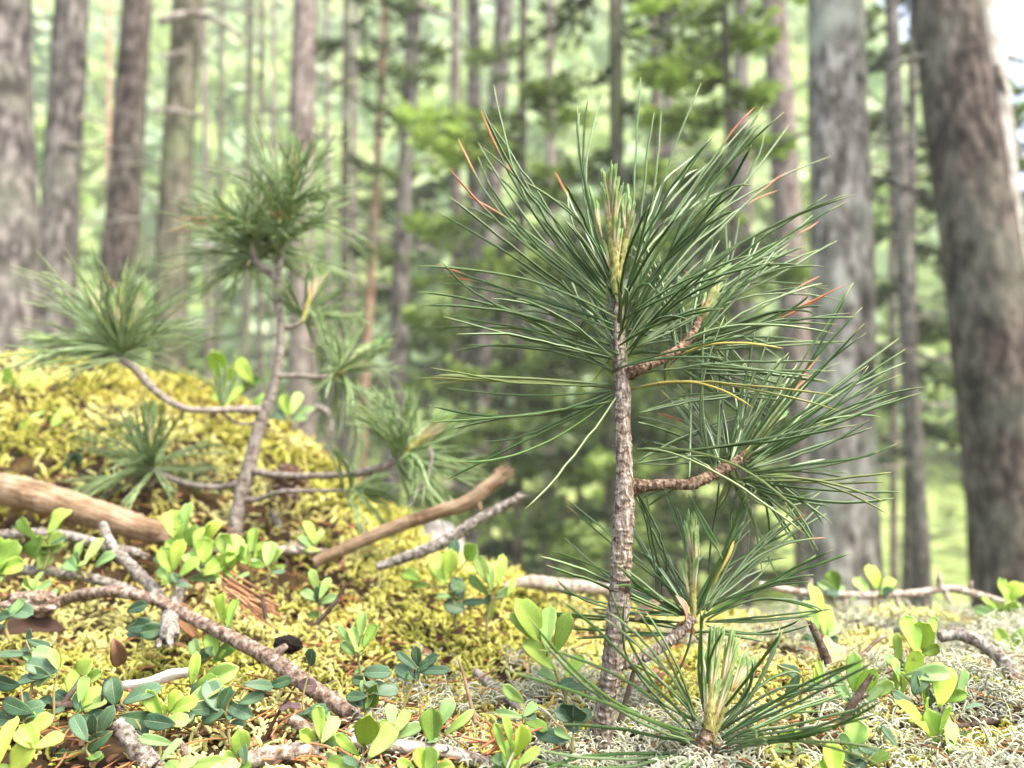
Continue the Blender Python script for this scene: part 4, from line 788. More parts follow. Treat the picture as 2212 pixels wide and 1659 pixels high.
stick("twig", "thin grey twig curving up before the blurred sapling's right side", [(882, 1094), (900, 1066), (920, 1040), (930, 1005), (932, 975)], [5, 4, 4, 4, 5], M_STICK_GRY, .58, seed=16)
stick("twig", "thin dark curved stalk leaning right over the yellow moss", [(684, 1348), (700, 1330), (725, 1300), (742, 1270)], [4, 4, 4, 3], M_STICK_DRK, .415, "twig", seed=17)
stick("twig", "thin black stalk left of the leaning dark stalk in the moss", [(575, 1338), (571, 1318), (568, 1302), (566, 1288)], [5, 4, 4, 3], M_STICK_DRK, .43, "twig", seed=18)
stick("twig", "short dark twig standing under the large lime leaf right of the stem", [(1788, 1432), (1776, 1400), (1764, 1372), (1752, 1348)], [10, 9, 8, 7], M_STICK_DRK, .40, "twig", seed=19)
stick("twig", "slanted dark twig among the lime leaves at lower right", [(1822, 1560), (1840, 1525), (1862, 1490), (1880, 1462)], [8, 8, 7, 5], M_STICK_DRK, .355, "twig", seed=20, stubs=[(.5, .9, -.2, 24, 4)])
stick("twig", "brown crooked twig under the lime sprig in the lower right corner", [(1975, 1662), (1992, 1625), (2020, 1592), (2052, 1572), (2090, 1566)], [9, 8, 7, 5, 4], M_STICK_DRK, .345, "twig", seed=21)
stick("twig", "thin straight brown twig pointing up left of the lichen at right", [(1840, 1450), (1860, 1420), (1882, 1395), (1912, 1372)], [5, 5, 4, 4], M_STICK_BRN, .43, "twig", seed=22)
stick("twig", "dark rough twig end poking in from the right edge near the bottom", [(2216, 1548), (2160, 1556), (2120, 1560), (2098, 1566)], [8, 9, 7, 5], M_STICK_DRK, .37, "twig", seed=23)
stick("twig", "dark twig leaning behind the foot of the sharp pine stem", [(1324, 1600), (1340, 1555), (1355, 1500), (1372, 1440)], [6, 6, 5, 4], M_STICK_DRK, .365, "twig", seed=24)
stick("twig", "thin straw coloured stalk standing in lichen near the middle", [(1026, 1560), (1012, 1500), (1000, 1455), (990, 1425)], [5, 4, 3, 2], M_STICK_TAN, .34, "twig", seed=25, amp=.05)
stick("fallen_branch", "grey dead root curling on the mound right of the blurred trunk", [(632, 930), (660, 905), (690, 880), (712, 900), (715, 930)], [6, 6, 6, 7, 6], M_STICK_GRY, .84, seed=26)
stick("fallen_branch", "pale dead stick lying behind the foot of the blurred sapling", [(430, 1185), (520, 1186), (600, 1188), (700, 1192)], [9, 9, 9, 7], M_STICK_PAL, .60, seed=27)
stick("fallen_branch", "short gnarled root stub beside the foot of the blurred sapling", [(640, 1195), (620, 1170), (605, 1140), (590, 1110)], [18, 14, 10, 6], M_STICK_PAL, [.62, .64, .65, .66], seed=28, stubs=[(.4, .9, -.3, 40, 8)])
stick("twig", "short upright brown stub among dark leaves at the bottom left", [(402, 1660), (400, 1630), (396, 1608)], [8, 8, 7], M_STICK_BRN, .33, "twig", seed=29)
stick("fallen_branch", "chunky grey bark bit among dark leaves in the lower left corner", [(250, 1560), (275, 1590), (300, 1620), (330, 1655)], [14, 18, 20, 18], M_STICK_GRY, .34, amp=.25, seed=30)
stick("fallen_branch", "dark twig lying across the dark leaves at lower left", [(60, 1518), (130, 1524), (200, 1522), (262, 1530)], [7, 8, 8, 6], M_STICK_DRK, .37, seed=31, stubs=[(.35, .5, -.9, 60, 6)])

def ico(mb, c, r, sq, tint, n=26, amp=.25, seed=0, fs=2.2):
    a = np.linspace(0, PI, n); b_ = np.arange(n*2)/(n*2)*2*PI; A, B = np.meshgrid(a, b_, indexing='ij')
    d = np.stack([np.sin(A)*np.cos(B), np.sin(A)*np.sin(B), np.cos(A)], -1)
    f = 1+amp*2*(fbm(d[..., 0]*fs+9, d[..., 1]*fs, d[..., 2]*fs, s=seed)-.5)
    V = np.asarray(c)+d*f[..., None]*np.asarray(sq)*r
    i = np.arange(n-1)[:, None]*2*n; j = np.arange(2*n)[None]; k = (j+1) % (2*n)
    mb.add(V, np.stack([i+j, i+2*n+j, i+2*n+k, i+k], -1).reshape(-1, 4), tint=np.asarray(tint))
# boulder
mb = MB(); ico(mb, at(935, 1190, .80)+np.array([0, 0, -.02]), .05, (.72, .7, .95), (0, 0, 0), 40, .35, 3)
tag(mb.build("boulder", mat_bark("grey_rock", [(.34, (.10, .10, .10)), (.5, (.24, .24, .235)), (.66, (.40, .40, .385))], sc=(60, 60, 60), fine=240), origin=at(935, 1190, .80)), "pale grey rock behind the two slanting sticks", "rock")
# old cone by the blurred sapling, with scales
def cone_thing(c, r, label):
    root = empty("pine_cone", c, label, "pine cone"); mb = MB(); ico(mb, c, r*.8, (1, 1, .8), (.26, .17, .13), 16, .1)
    mb.build("core", M_MISC, root); mb = MB(); n = 70; k = np.arange(n); z = 1-2*(k+.5)/n; th = k*2.39996; rr = np.sqrt(1-z*z)
    d = np.stack([rr*np.cos(th), rr*np.sin(th), z*.8], -1)
    leaves(mb, c+d*r*.6, d+np.array([0, 0, .5]), d*.2+np.array([0, 0, 1.0]), r*.75, r*.55, np.array([.52, .38, .31])*np.random.default_rng(2).uniform(.7, 1.2, (n, 1)), .3, .3, nu=5, nv=5)
    mb.build("scales", M_MISC, root)
cone_thing(at(622, 1043, .635), .0135, "pinkish brown old cone beside the blurred sapling's grey trunk")
cone_thing(at(312, 1032, .66), .008, "dark brown old cone under the blurred sapling's lower left tuft")
# curled dead leaf, dry needle bundle, bark strip, black lump for a dark hole
def dead_leaf(name, label, u, v, Y, L, W, tint, ang, m=M_MISC, curl=.9, fold=.9, cat="dead leaf"):
    c = at(u, v, Y); d = np.array([math.cos(ang), .25, math.sin(ang)]); mb = MB()
    leaves(mb, (c-unit(d)*L*Y/F/2)[None], d[None], np.array([[.2, -.75, .6]]), L*Y/F, W*Y/F, tint, curl, fold, nu=16, nv=11)
    me = mb.build(name, m, origin=c); s = me.modifiers.new("thickness", 'SOLIDIFY'); s.thickness = .0004
    return tag(me, label, cat)
mb = MB(); ico(mb, at(70, 1304, .46), .0145, (1.0, .6, .50), (.20, .13, .09), 44, .42, 12, 2.6)
tag(mb.build("bark_chunk", M_STICK_BRN, origin=at(70, 1304, .46)), "rounded brown chunk of rotten bark at the left end of the arching twig", "bark")
dead_leaf("dead_leaf", "dark folded scrap of dead leaf beneath the rotten bark chunk", 50, 1345, .45, 100, 50, (.06, .035, .025), .5)
dead_leaf("dead_leaf", "pinkish tan drooping dead leaf by the pine's lower branch", 1485, 1310, .36, 70, 22, (.50, .30, .22), -.75, curl=.5, fold=.3)
dead_leaf("dead_leaf", "tan dead leaf arching left on a thin stalk beside the pine stem", 1395, 1310, .37, 75, 26, (.50, .32, .22), 3.5, curl=.5, fold=.3)
dead_leaf("dead_leaf", "reddish brown dead leaf lying in moss right of the lower branch", 1490, 1352, .40, 80, 30, (.34, .13, .05), .2)
dead_leaf("dead_leaf", "brown crumpled leaf behind the stub under the arching twig", 395, 1330, .47, 80, 50, (.24, .13, .07), -.3)
dead_leaf("dead_leaf", "striped brown withered leaf hanging on the tall left sprig", 258, 1415, .37, 75, 32, (.26, .15, .09), -1.25, fold=.5)
dead_leaf("dead_leaf", "dark purple folded leaf pointing down among the dark leaves at left", 240, 1510, .36, 85, 34, (.05, .035, .05), -1.3, fold=.7)
dead_leaf("dead_leaf", "orange brown dry leaf in the lichen right of the lower shoot", 1800, 1400, .43, 95, 50, (.52, .36, .18), .8)
mb = MB(); n = 34; c = at(515, 1290, .485); d = np.stack([RNG.normal(1, .12, n), RNG.normal(0, .25, n), RNG.normal(-.62, .16, n)], -1)
B = c+np.stack([RNG.normal(0, .0022, n)-.007, RNG.normal(0, .004, n), RNG.normal(.006, .003, n)], -1)
P = bez(B, B+d*.012, B+d*.024+RNG.normal(0, .002, (n, 3)), 6); tubes(mb, P, .00055, 4, tint=np.array([.46, .24, .13])*RNG.uniform(.6, 1.3, (n, 1)), cap=False)
tag(mb.build("needle_clump", M_LITTER, origin=c), "clump of rust brown dead needles above the arching twig", "dead needles")
mb = MB(); n = 16; c = at(1085, 1610, .33); d = RNG.normal(0, 1, (n, 3))*np.array([1, .5, .5]); B = c+RNG.normal(0, .003, (n, 3))
P = bez(B-d*.004, B, B+d*.008, 5); tubes(mb, P, .0005, 4, tint=np.array([.42, .18, .09])*RNG.uniform(.6, 1.3, (n, 1)), cap=False)
tag(mb.build("needle_clump", M_LITTER, origin=c), "small tangle of rust red needles at the foot of the bottom lime rosette", "dead needles")
mb = MB(); Pm = smooth_path([at(205, 1498, .385), at(255, 1484, .388), at(320, 1476, .392), at(370, 1458, .395), at(410, 1452, .398)], 60)
wv = interp([5, 9, 11, 12, 9], 60)*.39/F; t_ = np.linspace(-1, 1, 9)
wv = wv*(1+.35*(fbm(np.arange(60)*.35, 0, s=5)-.5))
V = Pm[:, None]+np.array([.15, -.35, .93])[None, None]*(t_[None, :, None]*wv[:, None, None])+np.array([0, -1, .3])[None, None]*((1-t_**2)[None, :, None]*wv[:, None, None]*.6)
i = np.arange(59)[:, None]*9; j = np.arange(8)[None]; mb.add(V, np.stack([i+j, i+j+1, i+9+j+1, i+9+j], -1).reshape(-1, 4))
o = mb.build("bark_strip", mat_bark("white_bark", [(.3, (.35, .28, .26)), (.45, (.66, .62, .60)), (.7, (.85, .83, .81))], sc=(120, 120, 120)), origin=Pm[0]); s = o.modifiers.new("thickness", 'SOLIDIFY'); s.thickness = .0006
tag(o, "whitish curved bark strip lying before the moss at lower left", "bark")
mb = MB(); ico(mb, at(622, 1392, .415), .0062, (1.1, .9, .7), (.012, .009, .007), 24, .4, 8, 3.5); tag(mb.build("dark_hole_lump", M_MISC, origin=at(622, 1392, .415)), "black lump standing in for a dark hole in the moss above the arching twig", "dark hole")  # black colour stands in for the shade of a hole in the moss

# ------------------------------------------------------------------ lingonberry and other leafy sprigs
TONE = dict(lime=((.42, .61, .13), 0), pale=((.47, .66, .21), 0), yel=((.51, .67, .12), 0), olive=((.17, .29, .05), 0), mint=((.30, .48, .20), 0),
            dark=((.055, .118, .058), 1), blue=((.090, .165, .098), 1), deep=((.032, .075, .042), 1), plum=((.20, .12, .13), 1))
def sprig(label, base, lv, Y=None, group="small leafy sprigs in the moss", name="lingonberry_sprig", stem=(.26, .24, .09), sr=3.2, seed=0, cat="leafy sprig"):
    rg = np.random.default_rng(seed+hash(label) % 1 + int(base[0])*7+int(base[1]))
    b = hit(*base) if Y is None else at(*base, Y)
    Yb = b[1]; k = Yb/F
    root = empty(name, b, label, cat, group)
    sets = {0: ([], [], [], [], [], []), 1: ([], [], [], [], [], [])}; feet = []
    Rv, Uv, Fv = np.array([1, 0, 0.]), np.array([0, -SP, CP]), np.array([0, CP, SP])
    for i_, (cu, cv, L, W, ang, tone) in enumerate(lv):
        a = math.radians(ang); dep = rg.normal(0, 7)*k; tilt = rg.uniform(-.6, .6)
        d = unit(Rv*math.cos(a)+Uv*math.sin(a)+Fv*tilt); c = at(cu, cv, Yb+dep)
        nrm = unit(-Fv+Uv*rg.uniform(.1, .9)+Rv*rg.uniform(-.8, .8)); Lm = L*k*math.sqrt(1+tilt**2)*.92
        nrm = unit(nrm-d*(nrm@d)); yaw = abs(nrm@Fv); Wm = W*k*.80*min(1.1, .2+.7/max(yaw, .5))
        foot = c-d*Lm*.5; feet.append(foot); col, gl = TONE[tone]; s = sets[gl]
        col = np.array(col)*rg.uniform(.82, 1.15)+np.array([rg.uniform(-.02, .03), 0, 0])*(1-gl)
        for q, x in zip(s, (foot, d, nrm, Lm, Wm, col)): q.append(x)
    for q in range(rg.integers(2, 5)):       # small extra leaves lower on the stem
        cu, cv, L, W, ang, tone = lv[rg.integers(len(lv))]; gl0 = TONE[tone][1]
        a = math.radians(rg.uniform(-10, 190)); t_ = rg.uniform(.35, .8)
        fc = b*(1-t_)+np.mean(feet[:len(lv)], 0)*t_+np.array([rg.normal(0, 9), rg.normal(0, 9), rg.normal(0, 5)])*k
        d = unit(Rv*math.cos(a)+Uv*math.sin(a)*.6+Fv*rg.uniform(-.6, .6)); nrm = unit(Uv*.8-Fv*.5+Rv*rg.uniform(-.5, .5)); nrm = unit(nrm-d*(nrm@d))
        Lm = rg.uniform(26, 50)*k; feet.append(fc); col, gl = TONE[('dark', 'blue', 'deep', 'olive', 'mint')[rg.integers(5)]] if rg.random() < .7 else TONE[tone]
        for q2, x in zip(sets[gl], (fc, d, nrm, Lm, Lm*rg.uniform(.42, .6), np.array(col)*rg.uniform(.75, 1.1))): q2.append(x)
    F_ = np.array(feet); top = F_[np.argmax(F_[:, 2])]; low = F_.mean(0)
    mid = b*.5+low*.5+np.array([rg.normal(0, 4)*k, 0, 0])
    P = smooth_path([b-np.array([0, 0, .004]), mid, low, top] if len(lv) > 1 else [b-np.array([0, 0, .004]), mid, top], 24)
    sb = MB(); rough_tube(sb, P, [sr*k*1.1, sr*k, sr*k*.75, sr*k*.5], 24, 7, amp=.15, tint=stem)
    for ft in F_:
        o = P[np.argmin(np.linalg.norm(P-ft-np.array([0, 0, -6*k]), axis=1))]
        rough_tube(sb, [o, (o+ft)/2+np.array([0, 0, -1.5*k]), ft], [sr*k*.5, sr*k*.42, sr*k*.4], 8, 5, tint=stem)
    sb.build("stem", M_STEM, root)
    for gl, nm, m in ((0, "young_leaves", M_YOUNG), (1, "old_leaves", M_OLD)):
        if sets[gl][0]:
            mb = MB(); x = [np.array(q) for q in sets[gl]]; n_ = len(x[0])
            leaves(mb, *x, curl=rg.uniform(-.12, .40, n_), fold=rg.uniform(.12, .60, n_)*(1 if gl == 0 else .6), shape=(.95, .46) if gl == 0 else (.78, .50), nu=14, nv=9)
            lo_ = mb.build(nm, m, root); sm = lo_.modifiers.new("thickness", 'SOLIDIFY'); sm.thickness = .00022
    return root
sprig("blurred lime sprig resting on the grey twigs at upper left", (95, 1215), [(65, 1142, 66, 60, 110, 'pale'), (122, 1128, 70, 56, 65, 'lime'), (82, 1182, 60, 60, 250, 'olive'), (112, 1170, 50, 50, 20, 'lime'), (105, 1190, 60, 30, 200, 'pale')], .50)
sprig("lime leaves cut by the left frame edge beside the grey twigs", (10, 1250), [(18, 1198, 75, 62, 60, 'lime'), (-10, 1190, 70, 55, 110, 'lime'), (20, 1225, 60, 45, 20, 'lime')], .47)
sprig("pale sprig with folded leaves between the two left grey twigs", (188, 1235), [(170, 1195, 60, 42, 95, 'pale'), (198, 1188, 66, 42, 75, 'pale'), (215, 1210, 60, 34, 45, 'mint'), (150, 1218, 52, 40, 150, 'mint'), (95, 1212, 42, 40, 60, 'pale')], .50)
CL = "lime sprigs clustered beyond the arching twig"
sprig("tallest lime sprig at the left of the bright cluster before the tan branch", (395, 1270), [(372, 1130, 70, 52, 105, 'lime'), (402, 1120, 78, 50, 82, 'pale'), (390, 1165, 66, 50, 95, 'lime'), (412, 1160, 60, 40, 60, 'pale'), (378, 1185, 60, 40, 120, 'lime')], .50, CL)
sprig("front lime sprig with upright folded leaves in the bright cluster", (380, 1300), [(362, 1212, 70, 46, 110, 'lime'), (380, 1200, 76, 48, 80, 'yel'), (352, 1238, 50, 36, 140, 'pale'), (404, 1225, 60, 36, 50, 'lime')], .475, CL)
sprig("broad lime sprig in the middle of the bright cluster", (440, 1290), [(430, 1160, 64, 54, 100, 'lime'), (452, 1155, 66, 48, 70, 'yel'), (442, 1190, 60, 52, 90, 'lime'), (415, 1205, 55, 40, 140, 'pale'), (462, 1225, 52, 44, 40, 'lime'), (430, 1248, 70, 22, 10, 'mint')], .49, CL)
sprig("lime sprig with hanging leaves at the right of the bright cluster", (498, 1290), [(485, 1178, 62, 44, 100, 'pale'), (505, 1185, 66, 42, 70, 'lime'), (492, 1215, 70, 40, 85, 'lime'), (520, 1200, 56, 36, 45, 'lime'), (470, 1215, 48, 30, 150, 'pale')], .49, CL)
sprig("small lime sprig just right of the bright cluster", (545, 1240), [(548, 1168, 56, 34, 85, 'lime'), (530, 1195, 52, 30, 110, 'pale'), (560, 1190, 46, 26, 55, 'lime')], .50, CL)
sprig("single pale three leaved sprig right of the bright cluster", (582, 1250), [(580, 1195, 60, 40, 92, 'pale'), (592, 1205, 50, 26, 65, 'pale'), (570, 1205, 48, 24, 118, 'lime')], .48, CL)
sprig("faint pale sprig between the left grey twig and the rotten bark chunk", (70, 1290), [(62, 1262, 40, 24, 110, 'pale'), (78, 1255, 46, 22, 70, 'pale'), (92, 1268, 40, 20, 40, 'mint')], .48)
sprig("bright lime leaf pair rising behind the arching twig", (505, 1450), [(478, 1318, 72, 42, 100, 'yel'), (502, 1325, 66, 34, 75, 'lime'), (485, 1405, 74, 40, 50, 'olive'), (460, 1392, 60, 44, 120, 'lime'), (422, 1405, 52, 36, 110, 'mint'), (440, 1420, 50, 30, 60, 'dark')], .43)
sprig("sprig with a large pale curled leaf before the white bark strip", (415, 1545), [(466, 1462, 92, 54, 28, 'pale'), (418, 1452, 74, 30, 78, 'lime'), (445, 1496, 80, 44, 20, 'pale'), (438, 1480, 60, 40, 40, 'lime')], .36)
sprig("lime rosette in the dark leaves at lower left", (345, 1625), [(332, 1520, 66, 46, 118, 'lime'), (372, 1515, 56, 36, 65, 'yel'), (392, 1525, 66, 40, 30, 'lime'), (352, 1545, 50, 32, 100, 'yel'), (375, 1555, 58, 34, 15, 'pale')], .345)
sprig("pale lime sprig with pointed top leaf left of the lime rosette", (135, 1600), [(178, 1490, 62, 30, 85, 'pale'), (190, 1508, 56, 40, 50, 'lime'), (205, 1520, 66, 30, 25, 'pale'), (165, 1520, 50, 26, 130, 'dark'), (200, 1548, 60, 34, 10, 'dark')], .36)
sprig("lime leaf pair behind the withered striped leaf at left", (150, 1540), [(178, 1455, 76, 54, 60, 'lime'), (160, 1480, 60, 40, 100, 'lime'), (200, 1465, 66, 32, 35, 'pale')], .385)
sprig("big lime leaves filling the lower left corner", (30, 1690), [(48, 1642, 90, 66, 60, 'yel'), (6, 1600, 96, 44, 95, 'yel'), (62, 1592, 62, 50, 120, 'lime'), (82, 1566, 62, 46, 40, 'lime'), (105, 1600, 56, 32, 20, 'lime')], .315)
sprig("single upright lime leaf by the flaky stick at the bottom", (512, 1675), [(522, 1616, 72, 46, 80, 'lime'), (500, 1640, 40, 22, 120, 'lime')], .33)
sprig("small pale sprig in the moss above the leaning dark stalk", (692, 1345), [(680, 1258, 52, 26, 100, 'pale'), (700, 1270, 52, 26, 70, 'pale'), (668, 1285, 46, 26, 140, 'mint'), (708, 1295, 44, 24, 30, 'mint')], .455)
sprig("upright pale sprig alone in the yellow moss left of centre", (782, 1500), [(782, 1350, 56, 34, 85, 'pale'), (770, 1382, 62, 36, 105, 'pale'), (800, 1375, 58, 34, 62, 'lime'), (752, 1400, 48, 26, 130, 'mint'), (748, 1375, 56, 16, 110, 'mint')], .40)
sprig("sprig with two very large lime leaves at the bottom left of centre", (778, 1690), [(792, 1576, 106, 62, 76, 'yel'), (826, 1600, 88, 54, 48, 'pale'), (748, 1610, 84, 26, 130, 'lime'), (740, 1655, 80, 40, 160, 'lime')], .315)
sprig("lime sprig half hidden left of the two very large leaves", (715, 1660), [(690, 1560, 64, 36, 100, 'lime'), (712, 1575, 58, 34, 60, 'pale'), (665, 1590, 54, 32, 130, 'lime'), (725, 1600, 60, 30, 30, 'mint')], .335)
sprig("pale sprig with lifted leaves right of the two very large leaves", (848, 1640), [(866, 1560, 62, 34, 60, 'pale'), (845, 1545, 50, 30, 95, 'mint'), (880, 1580, 66, 30, 35, 'mint'), (835, 1575, 48, 24, 120, 'lime')], .34)
sprig("sprig with a broad darker green leaf right of the large lime pair", (938, 1650), [(934, 1568, 76, 64, 95, 'olive'), (960, 1540, 66, 44, 70, 'mint'), (985, 1568, 80, 26, 42, 'pale')], .335)
sprig("low lime rosette cut by the bottom edge below the broad dark leaf", (915, 1690), [(908, 1640, 54, 40, 105, 'yel'), (930, 1640, 56, 44, 70, 'lime'), (880, 1655, 48, 26, 140, 'lime'), (952, 1660, 50, 26, 30, 'lime')], .315)
sprig("lime rosette at the bottom just left of the pine foot", (1100, 1690), [(1122, 1605, 90, 48, 78, 'yel'), (1082, 1600, 74, 24, 112, 'lime'), (1100, 1580, 76, 22, 96, 'lime'), (1140, 1635, 66, 28, 35, 'lime'), (1095, 1630, 60, 36, 95, 'lime')], .32)
sprig("sprig with yellow lime top leaves on the crest by the grey rock", (985, 1345), [(952, 1228, 72, 58, 108, 'lime'), (970, 1220, 74, 44, 80, 'yel'), (1018, 1194, 46, 46, 60, 'lime'), (888, 1242, 48, 34, 150, 'olive'), (905, 1262, 50, 20, 170, 'olive'), (980, 1190, 50, 36, 95, 'blue'), (990, 1270, 56, 40, 110, 'blue'), (982, 1310, 50, 44, 160, 'dark')], .50)
sprig("crest sprig with two lifted pale leaves right of the yellow lime one", (1050, 1370), [(1042, 1230, 70, 40, 112, 'pale'), (1062, 1245, 70, 26, 86, 'pale'), (1083, 1230, 72, 30, 76, 'lime'), (1035, 1265, 70, 30, 130, 'mint'), (1080, 1285, 50, 24, 40, 'mint'), (1105, 1268, 46, 20, 60, 'lime'), (1025, 1300, 60, 22, 185, 'dark')], .48)
sprig("large upright lime sprig just left of the pine stem", (1238, 1545), [(1150, 1345, 104, 64, 108, 'lime'), (1180, 1355, 100, 46, 92, 'pale'), (1212, 1372, 96, 44, 78, 'lime'), (1165, 1415, 90, 44, 140, 'lime'), (1125, 1352, 70, 26, 125, 'pale'), (1240, 1440, 62, 30, 40, 'lime')], .375, sr=4)
sprig("lone dark sprig with narrow blue green leaves in yellow moss", (865, 1520), [(900, 1418, 46, 30, 95, 'dark'), (880, 1428, 66, 24, 140, 'blue'), (925, 1428, 48, 24, 50, 'blue'), (875, 1452, 56, 36, 150, 'blue'), (935, 1448, 76, 24, 8, 'blue'), (912, 1440, 50, 24, 40, 'dark')], .37)
sprig("dark leaved sprig below the upright pale sprig", (790, 1560), [(808, 1450, 60, 34, 20, 'blue'), (780, 1470, 44, 30, 160, 'dark'), (820, 1482, 72, 28, -20, 'blue'), (835, 1490, 56, 34, 8, 'blue'), (805, 1500, 60, 44, 250, 'olive'), (770, 1505, 50, 26, 190, 'dark')], .355)
sprig("dark green folded leaf pair left of the pine foot", (1244, 1640), [(1238, 1540, 40, 70, 90, 'deep'), (1222, 1545, 50, 34, 150, 'deep'), (1190, 1588, 80, 34, 172, 'blue'), (1258, 1548, 50, 32, 40, 'deep')], .335)
sprig("pale leaf on a red brown stalk before the large upright lime sprig", (1125, 1590), [(1112, 1505, 60, 34, 140, 'pale'), (1100, 1542, 80, 20, 170, 'mint')], .345)
# right side
sprig("lime sprig perched behind the long pale twig at right", (1885, 1300), [(1890, 1248, 58, 42, 95, 'yel'), (1918, 1262, 62, 26, 40, 'lime'), (1862, 1265, 44, 34, 120, 'pale'), (1915, 1278, 48, 24, 15, 'pale')], .60)
sprig("olive lime leaf behind needles left of the long pale twig", (1805, 1300), [(1802, 1255, 50, 44, 110, 'olive'), (1788, 1268, 44, 26, 150, 'mint')], .60)
sprig("big two tone lime leaf above the short dark standing twig", (1772, 1400), [(1770, 1310, 96, 44, 88, 'lime'), (1752, 1330, 70, 46, 112, 'pale'), (1785, 1338, 84, 48, 80, 'lime')], .46)
sprig("lime leaves where the long pale twig ends at right", (2180, 1340), [(2165, 1275, 52, 42, 100, 'lime'), (2188, 1280, 50, 40, 65, 'yel'), (2150, 1318, 60, 40, 200, 'lime'), (2180, 1318, 50, 40, 250, 'lime'), (2130, 1322, 50, 26, 170, 'mint')], .58)
sprig("tall lime sprig rising from white lichen left of the curved twig", (1955, 1500), [(1968, 1372, 84, 56, 100, 'lime'), (1990, 1380, 88, 54, 74, 'yel'), (1940, 1408, 74, 24, 95, 'lime'), (2010, 1362, 66, 30, 60, 'lime'), (2008, 1405, 44, 36, 20, 'olive')], .405)
sprig("lime sprig with long leaves just below the tall lichen sprig", (1950, 1560), [(1970, 1440, 84, 38, 70, 'yel'), (1935, 1450, 66, 40, 115, 'pale'), (1945, 1475, 56, 36, 95, 'lime'), (1930, 1435, 50, 24, 120, 'mint')], .385)
sprig("broad round lime leaf with dark leaflets at lower right", (1985, 1580), [(2034, 1478, 96, 66, 68, 'yel'), (1994, 1492, 80, 36, 92, 'lime'), (2005, 1455, 90, 40, 15, 'mint'), (2050, 1505, 72, 30, 25, 'lime'), (1985, 1475, 60, 40, 60, 'dark'), (1950, 1510, 56, 26, 150, 'blue'), (2078, 1475, 66, 30, 70, 'mint')], .36)
sprig("slanting yellow lime sprig in the lower right corner of the lichen", (2090, 1690), [(1978, 1548, 90, 38, 122, 'yel'), (2022, 1585, 100, 48, 112, 'lime'), (2038, 1552, 70, 30, 82, 'lime'), (2055, 1590, 70, 40, 70, 'pale'), (2000, 1520, 40, 20, 110, 'lime')], .335)
sprig("pale upright leaves among lichen right of the lowest pine shoot", (1846, 1600), [(1846, 1462, 92, 42, 98, 'pale'), (1868, 1475, 86, 38, 72, 'lime'), (1820, 1490, 70, 34, 120, 'mint'), (1885, 1500, 60, 26, 45, 'mint'), (1905, 1490, 60, 30, 40, 'pale')], .37)
sprig("single pale broad leaf low in the lichen at lower right", (1838, 1650), [(1850, 1588, 66, 56, 75, 'pale'), (1830, 1605, 46, 26, 120, 'mint')], .335)
sprig("lime leaf cut by the bottom edge right of the lowest pine shoot", (1795, 1700), [(1800, 1642, 70, 54, 88, 'yel'), (1780, 1665, 50, 24, 120, 'lime')], .315)
sprig("blurred pale sprig at the right frame edge behind the curved twig", (2180, 1450), [(2170, 1392, 66, 36, 110, 'lime'), (2195, 1385, 74, 34, 65, 'pale'), (2205, 1408, 70, 40, 40, 'lime'), (2185, 1415, 54, 34, 90, 'pale')], .50)
sprig("long blue green leaf behind the lowest pine shoot's right needles", (1735, 1540), [(1712, 1450, 96, 30, -28, 'blue'), (1718, 1480, 56, 34, 250, 'blue'), (1765, 1460, 40, 32, 80, 'lime'), (1772, 1450, 46, 20, 100, 'lime')], .36)
sprig("small lime bud like sprig near the lowest pine shoot", (1715, 1640), [(1705, 1585, 36, 20, 70, 'lime'), (1722, 1592, 40, 18, 50, 'lime'), (1695, 1592, 30, 16, 120, 'yel')], .34)
sprig("olive leaf pair on a stalk in the right lichen", (2090, 1660), [(2098, 1600, 56, 22, 5, 'olive'), (2060, 1530, 60, 14, -20, 'blue'), (2110, 1520, 70, 10, 12, 'blue')], .35)
sprig("low dark leaves under the slanted dark twig at lower right", (1860, 1670), [(1835, 1640, 66, 34, -20, 'dark'), (1880, 1622, 60, 24, 160, 'blue'), (1920, 1590, 60, 20, 130, 'blue'), (1850, 1660, 50, 30, 30, 'deep')], .325)
# dark old sprigs at lower left
sprig("tall thin sprig of narrow blue leaves near the left edge", (68, 1560), [(62, 1378, 40, 22, 85, 'blue'), (82, 1390, 54, 22, -20, 'blue'), (55, 1400, 40, 20, 180, 'blue'), (30, 1412, 62, 20, 175, 'blue'), (70, 1420, 46, 30, 150, 'mint'), (100, 1412, 60, 34, 150, 'mint')], .375, sr=3.5)
sprig("sprig with silvery folded leaves above the withered striped leaf", (110, 1620), [(92, 1440, 70, 42, 155, 'blue'), (80, 1455, 62, 34, 175, 'dark'), (118, 1425, 52, 24, 110, 'pale'), (95, 1468, 62, 20, 200, 'mint')], .365, sr=3.5)
sprig("single broad blue green leaf before the rotten bark chunk", (25, 1370), [(40, 1318, 70, 42, -3, 'blue'), (10, 1330, 40, 30, 190, 'dark')], .43)
sprig("pair of round dark leaves hanging beside the stub", (312, 1400), [(298, 1352, 60, 44, 10, 'deep'), (330, 1362, 50, 42, 185, 'dark'), (296, 1312, 46, 32, 20, 'deep')], .43)
sprig("dark leaves lying at the left edge above the lime corner leaves", (40, 1600), [(12, 1478, 60, 44, 170, 'deep'), (30, 1528, 90, 44, 165, 'dark'), (60, 1532, 60, 40, 30, 'dark'), (10, 1555, 60, 44, 190, 'dark'), (70, 1550, 40, 22, 40, 'lime')], .35)
sprig("cluster of blue green leaves right of the pale curled leaf", (500, 1600), [(462, 1502, 80, 50, 120, 'blue'), (486, 1510, 56, 40, 60, 'dark'), (450, 1530, 66, 36, 175, 'blue'), (512, 1532, 74, 40, -15, 'blue'), (490, 1545, 66, 30, 10, 'dark'), (455, 1542, 60, 44, 190, 'dark'), (560, 1478, 66, 26, -8, 'blue'), (545, 1508, 56, 30, 15, 'dark')], .355)
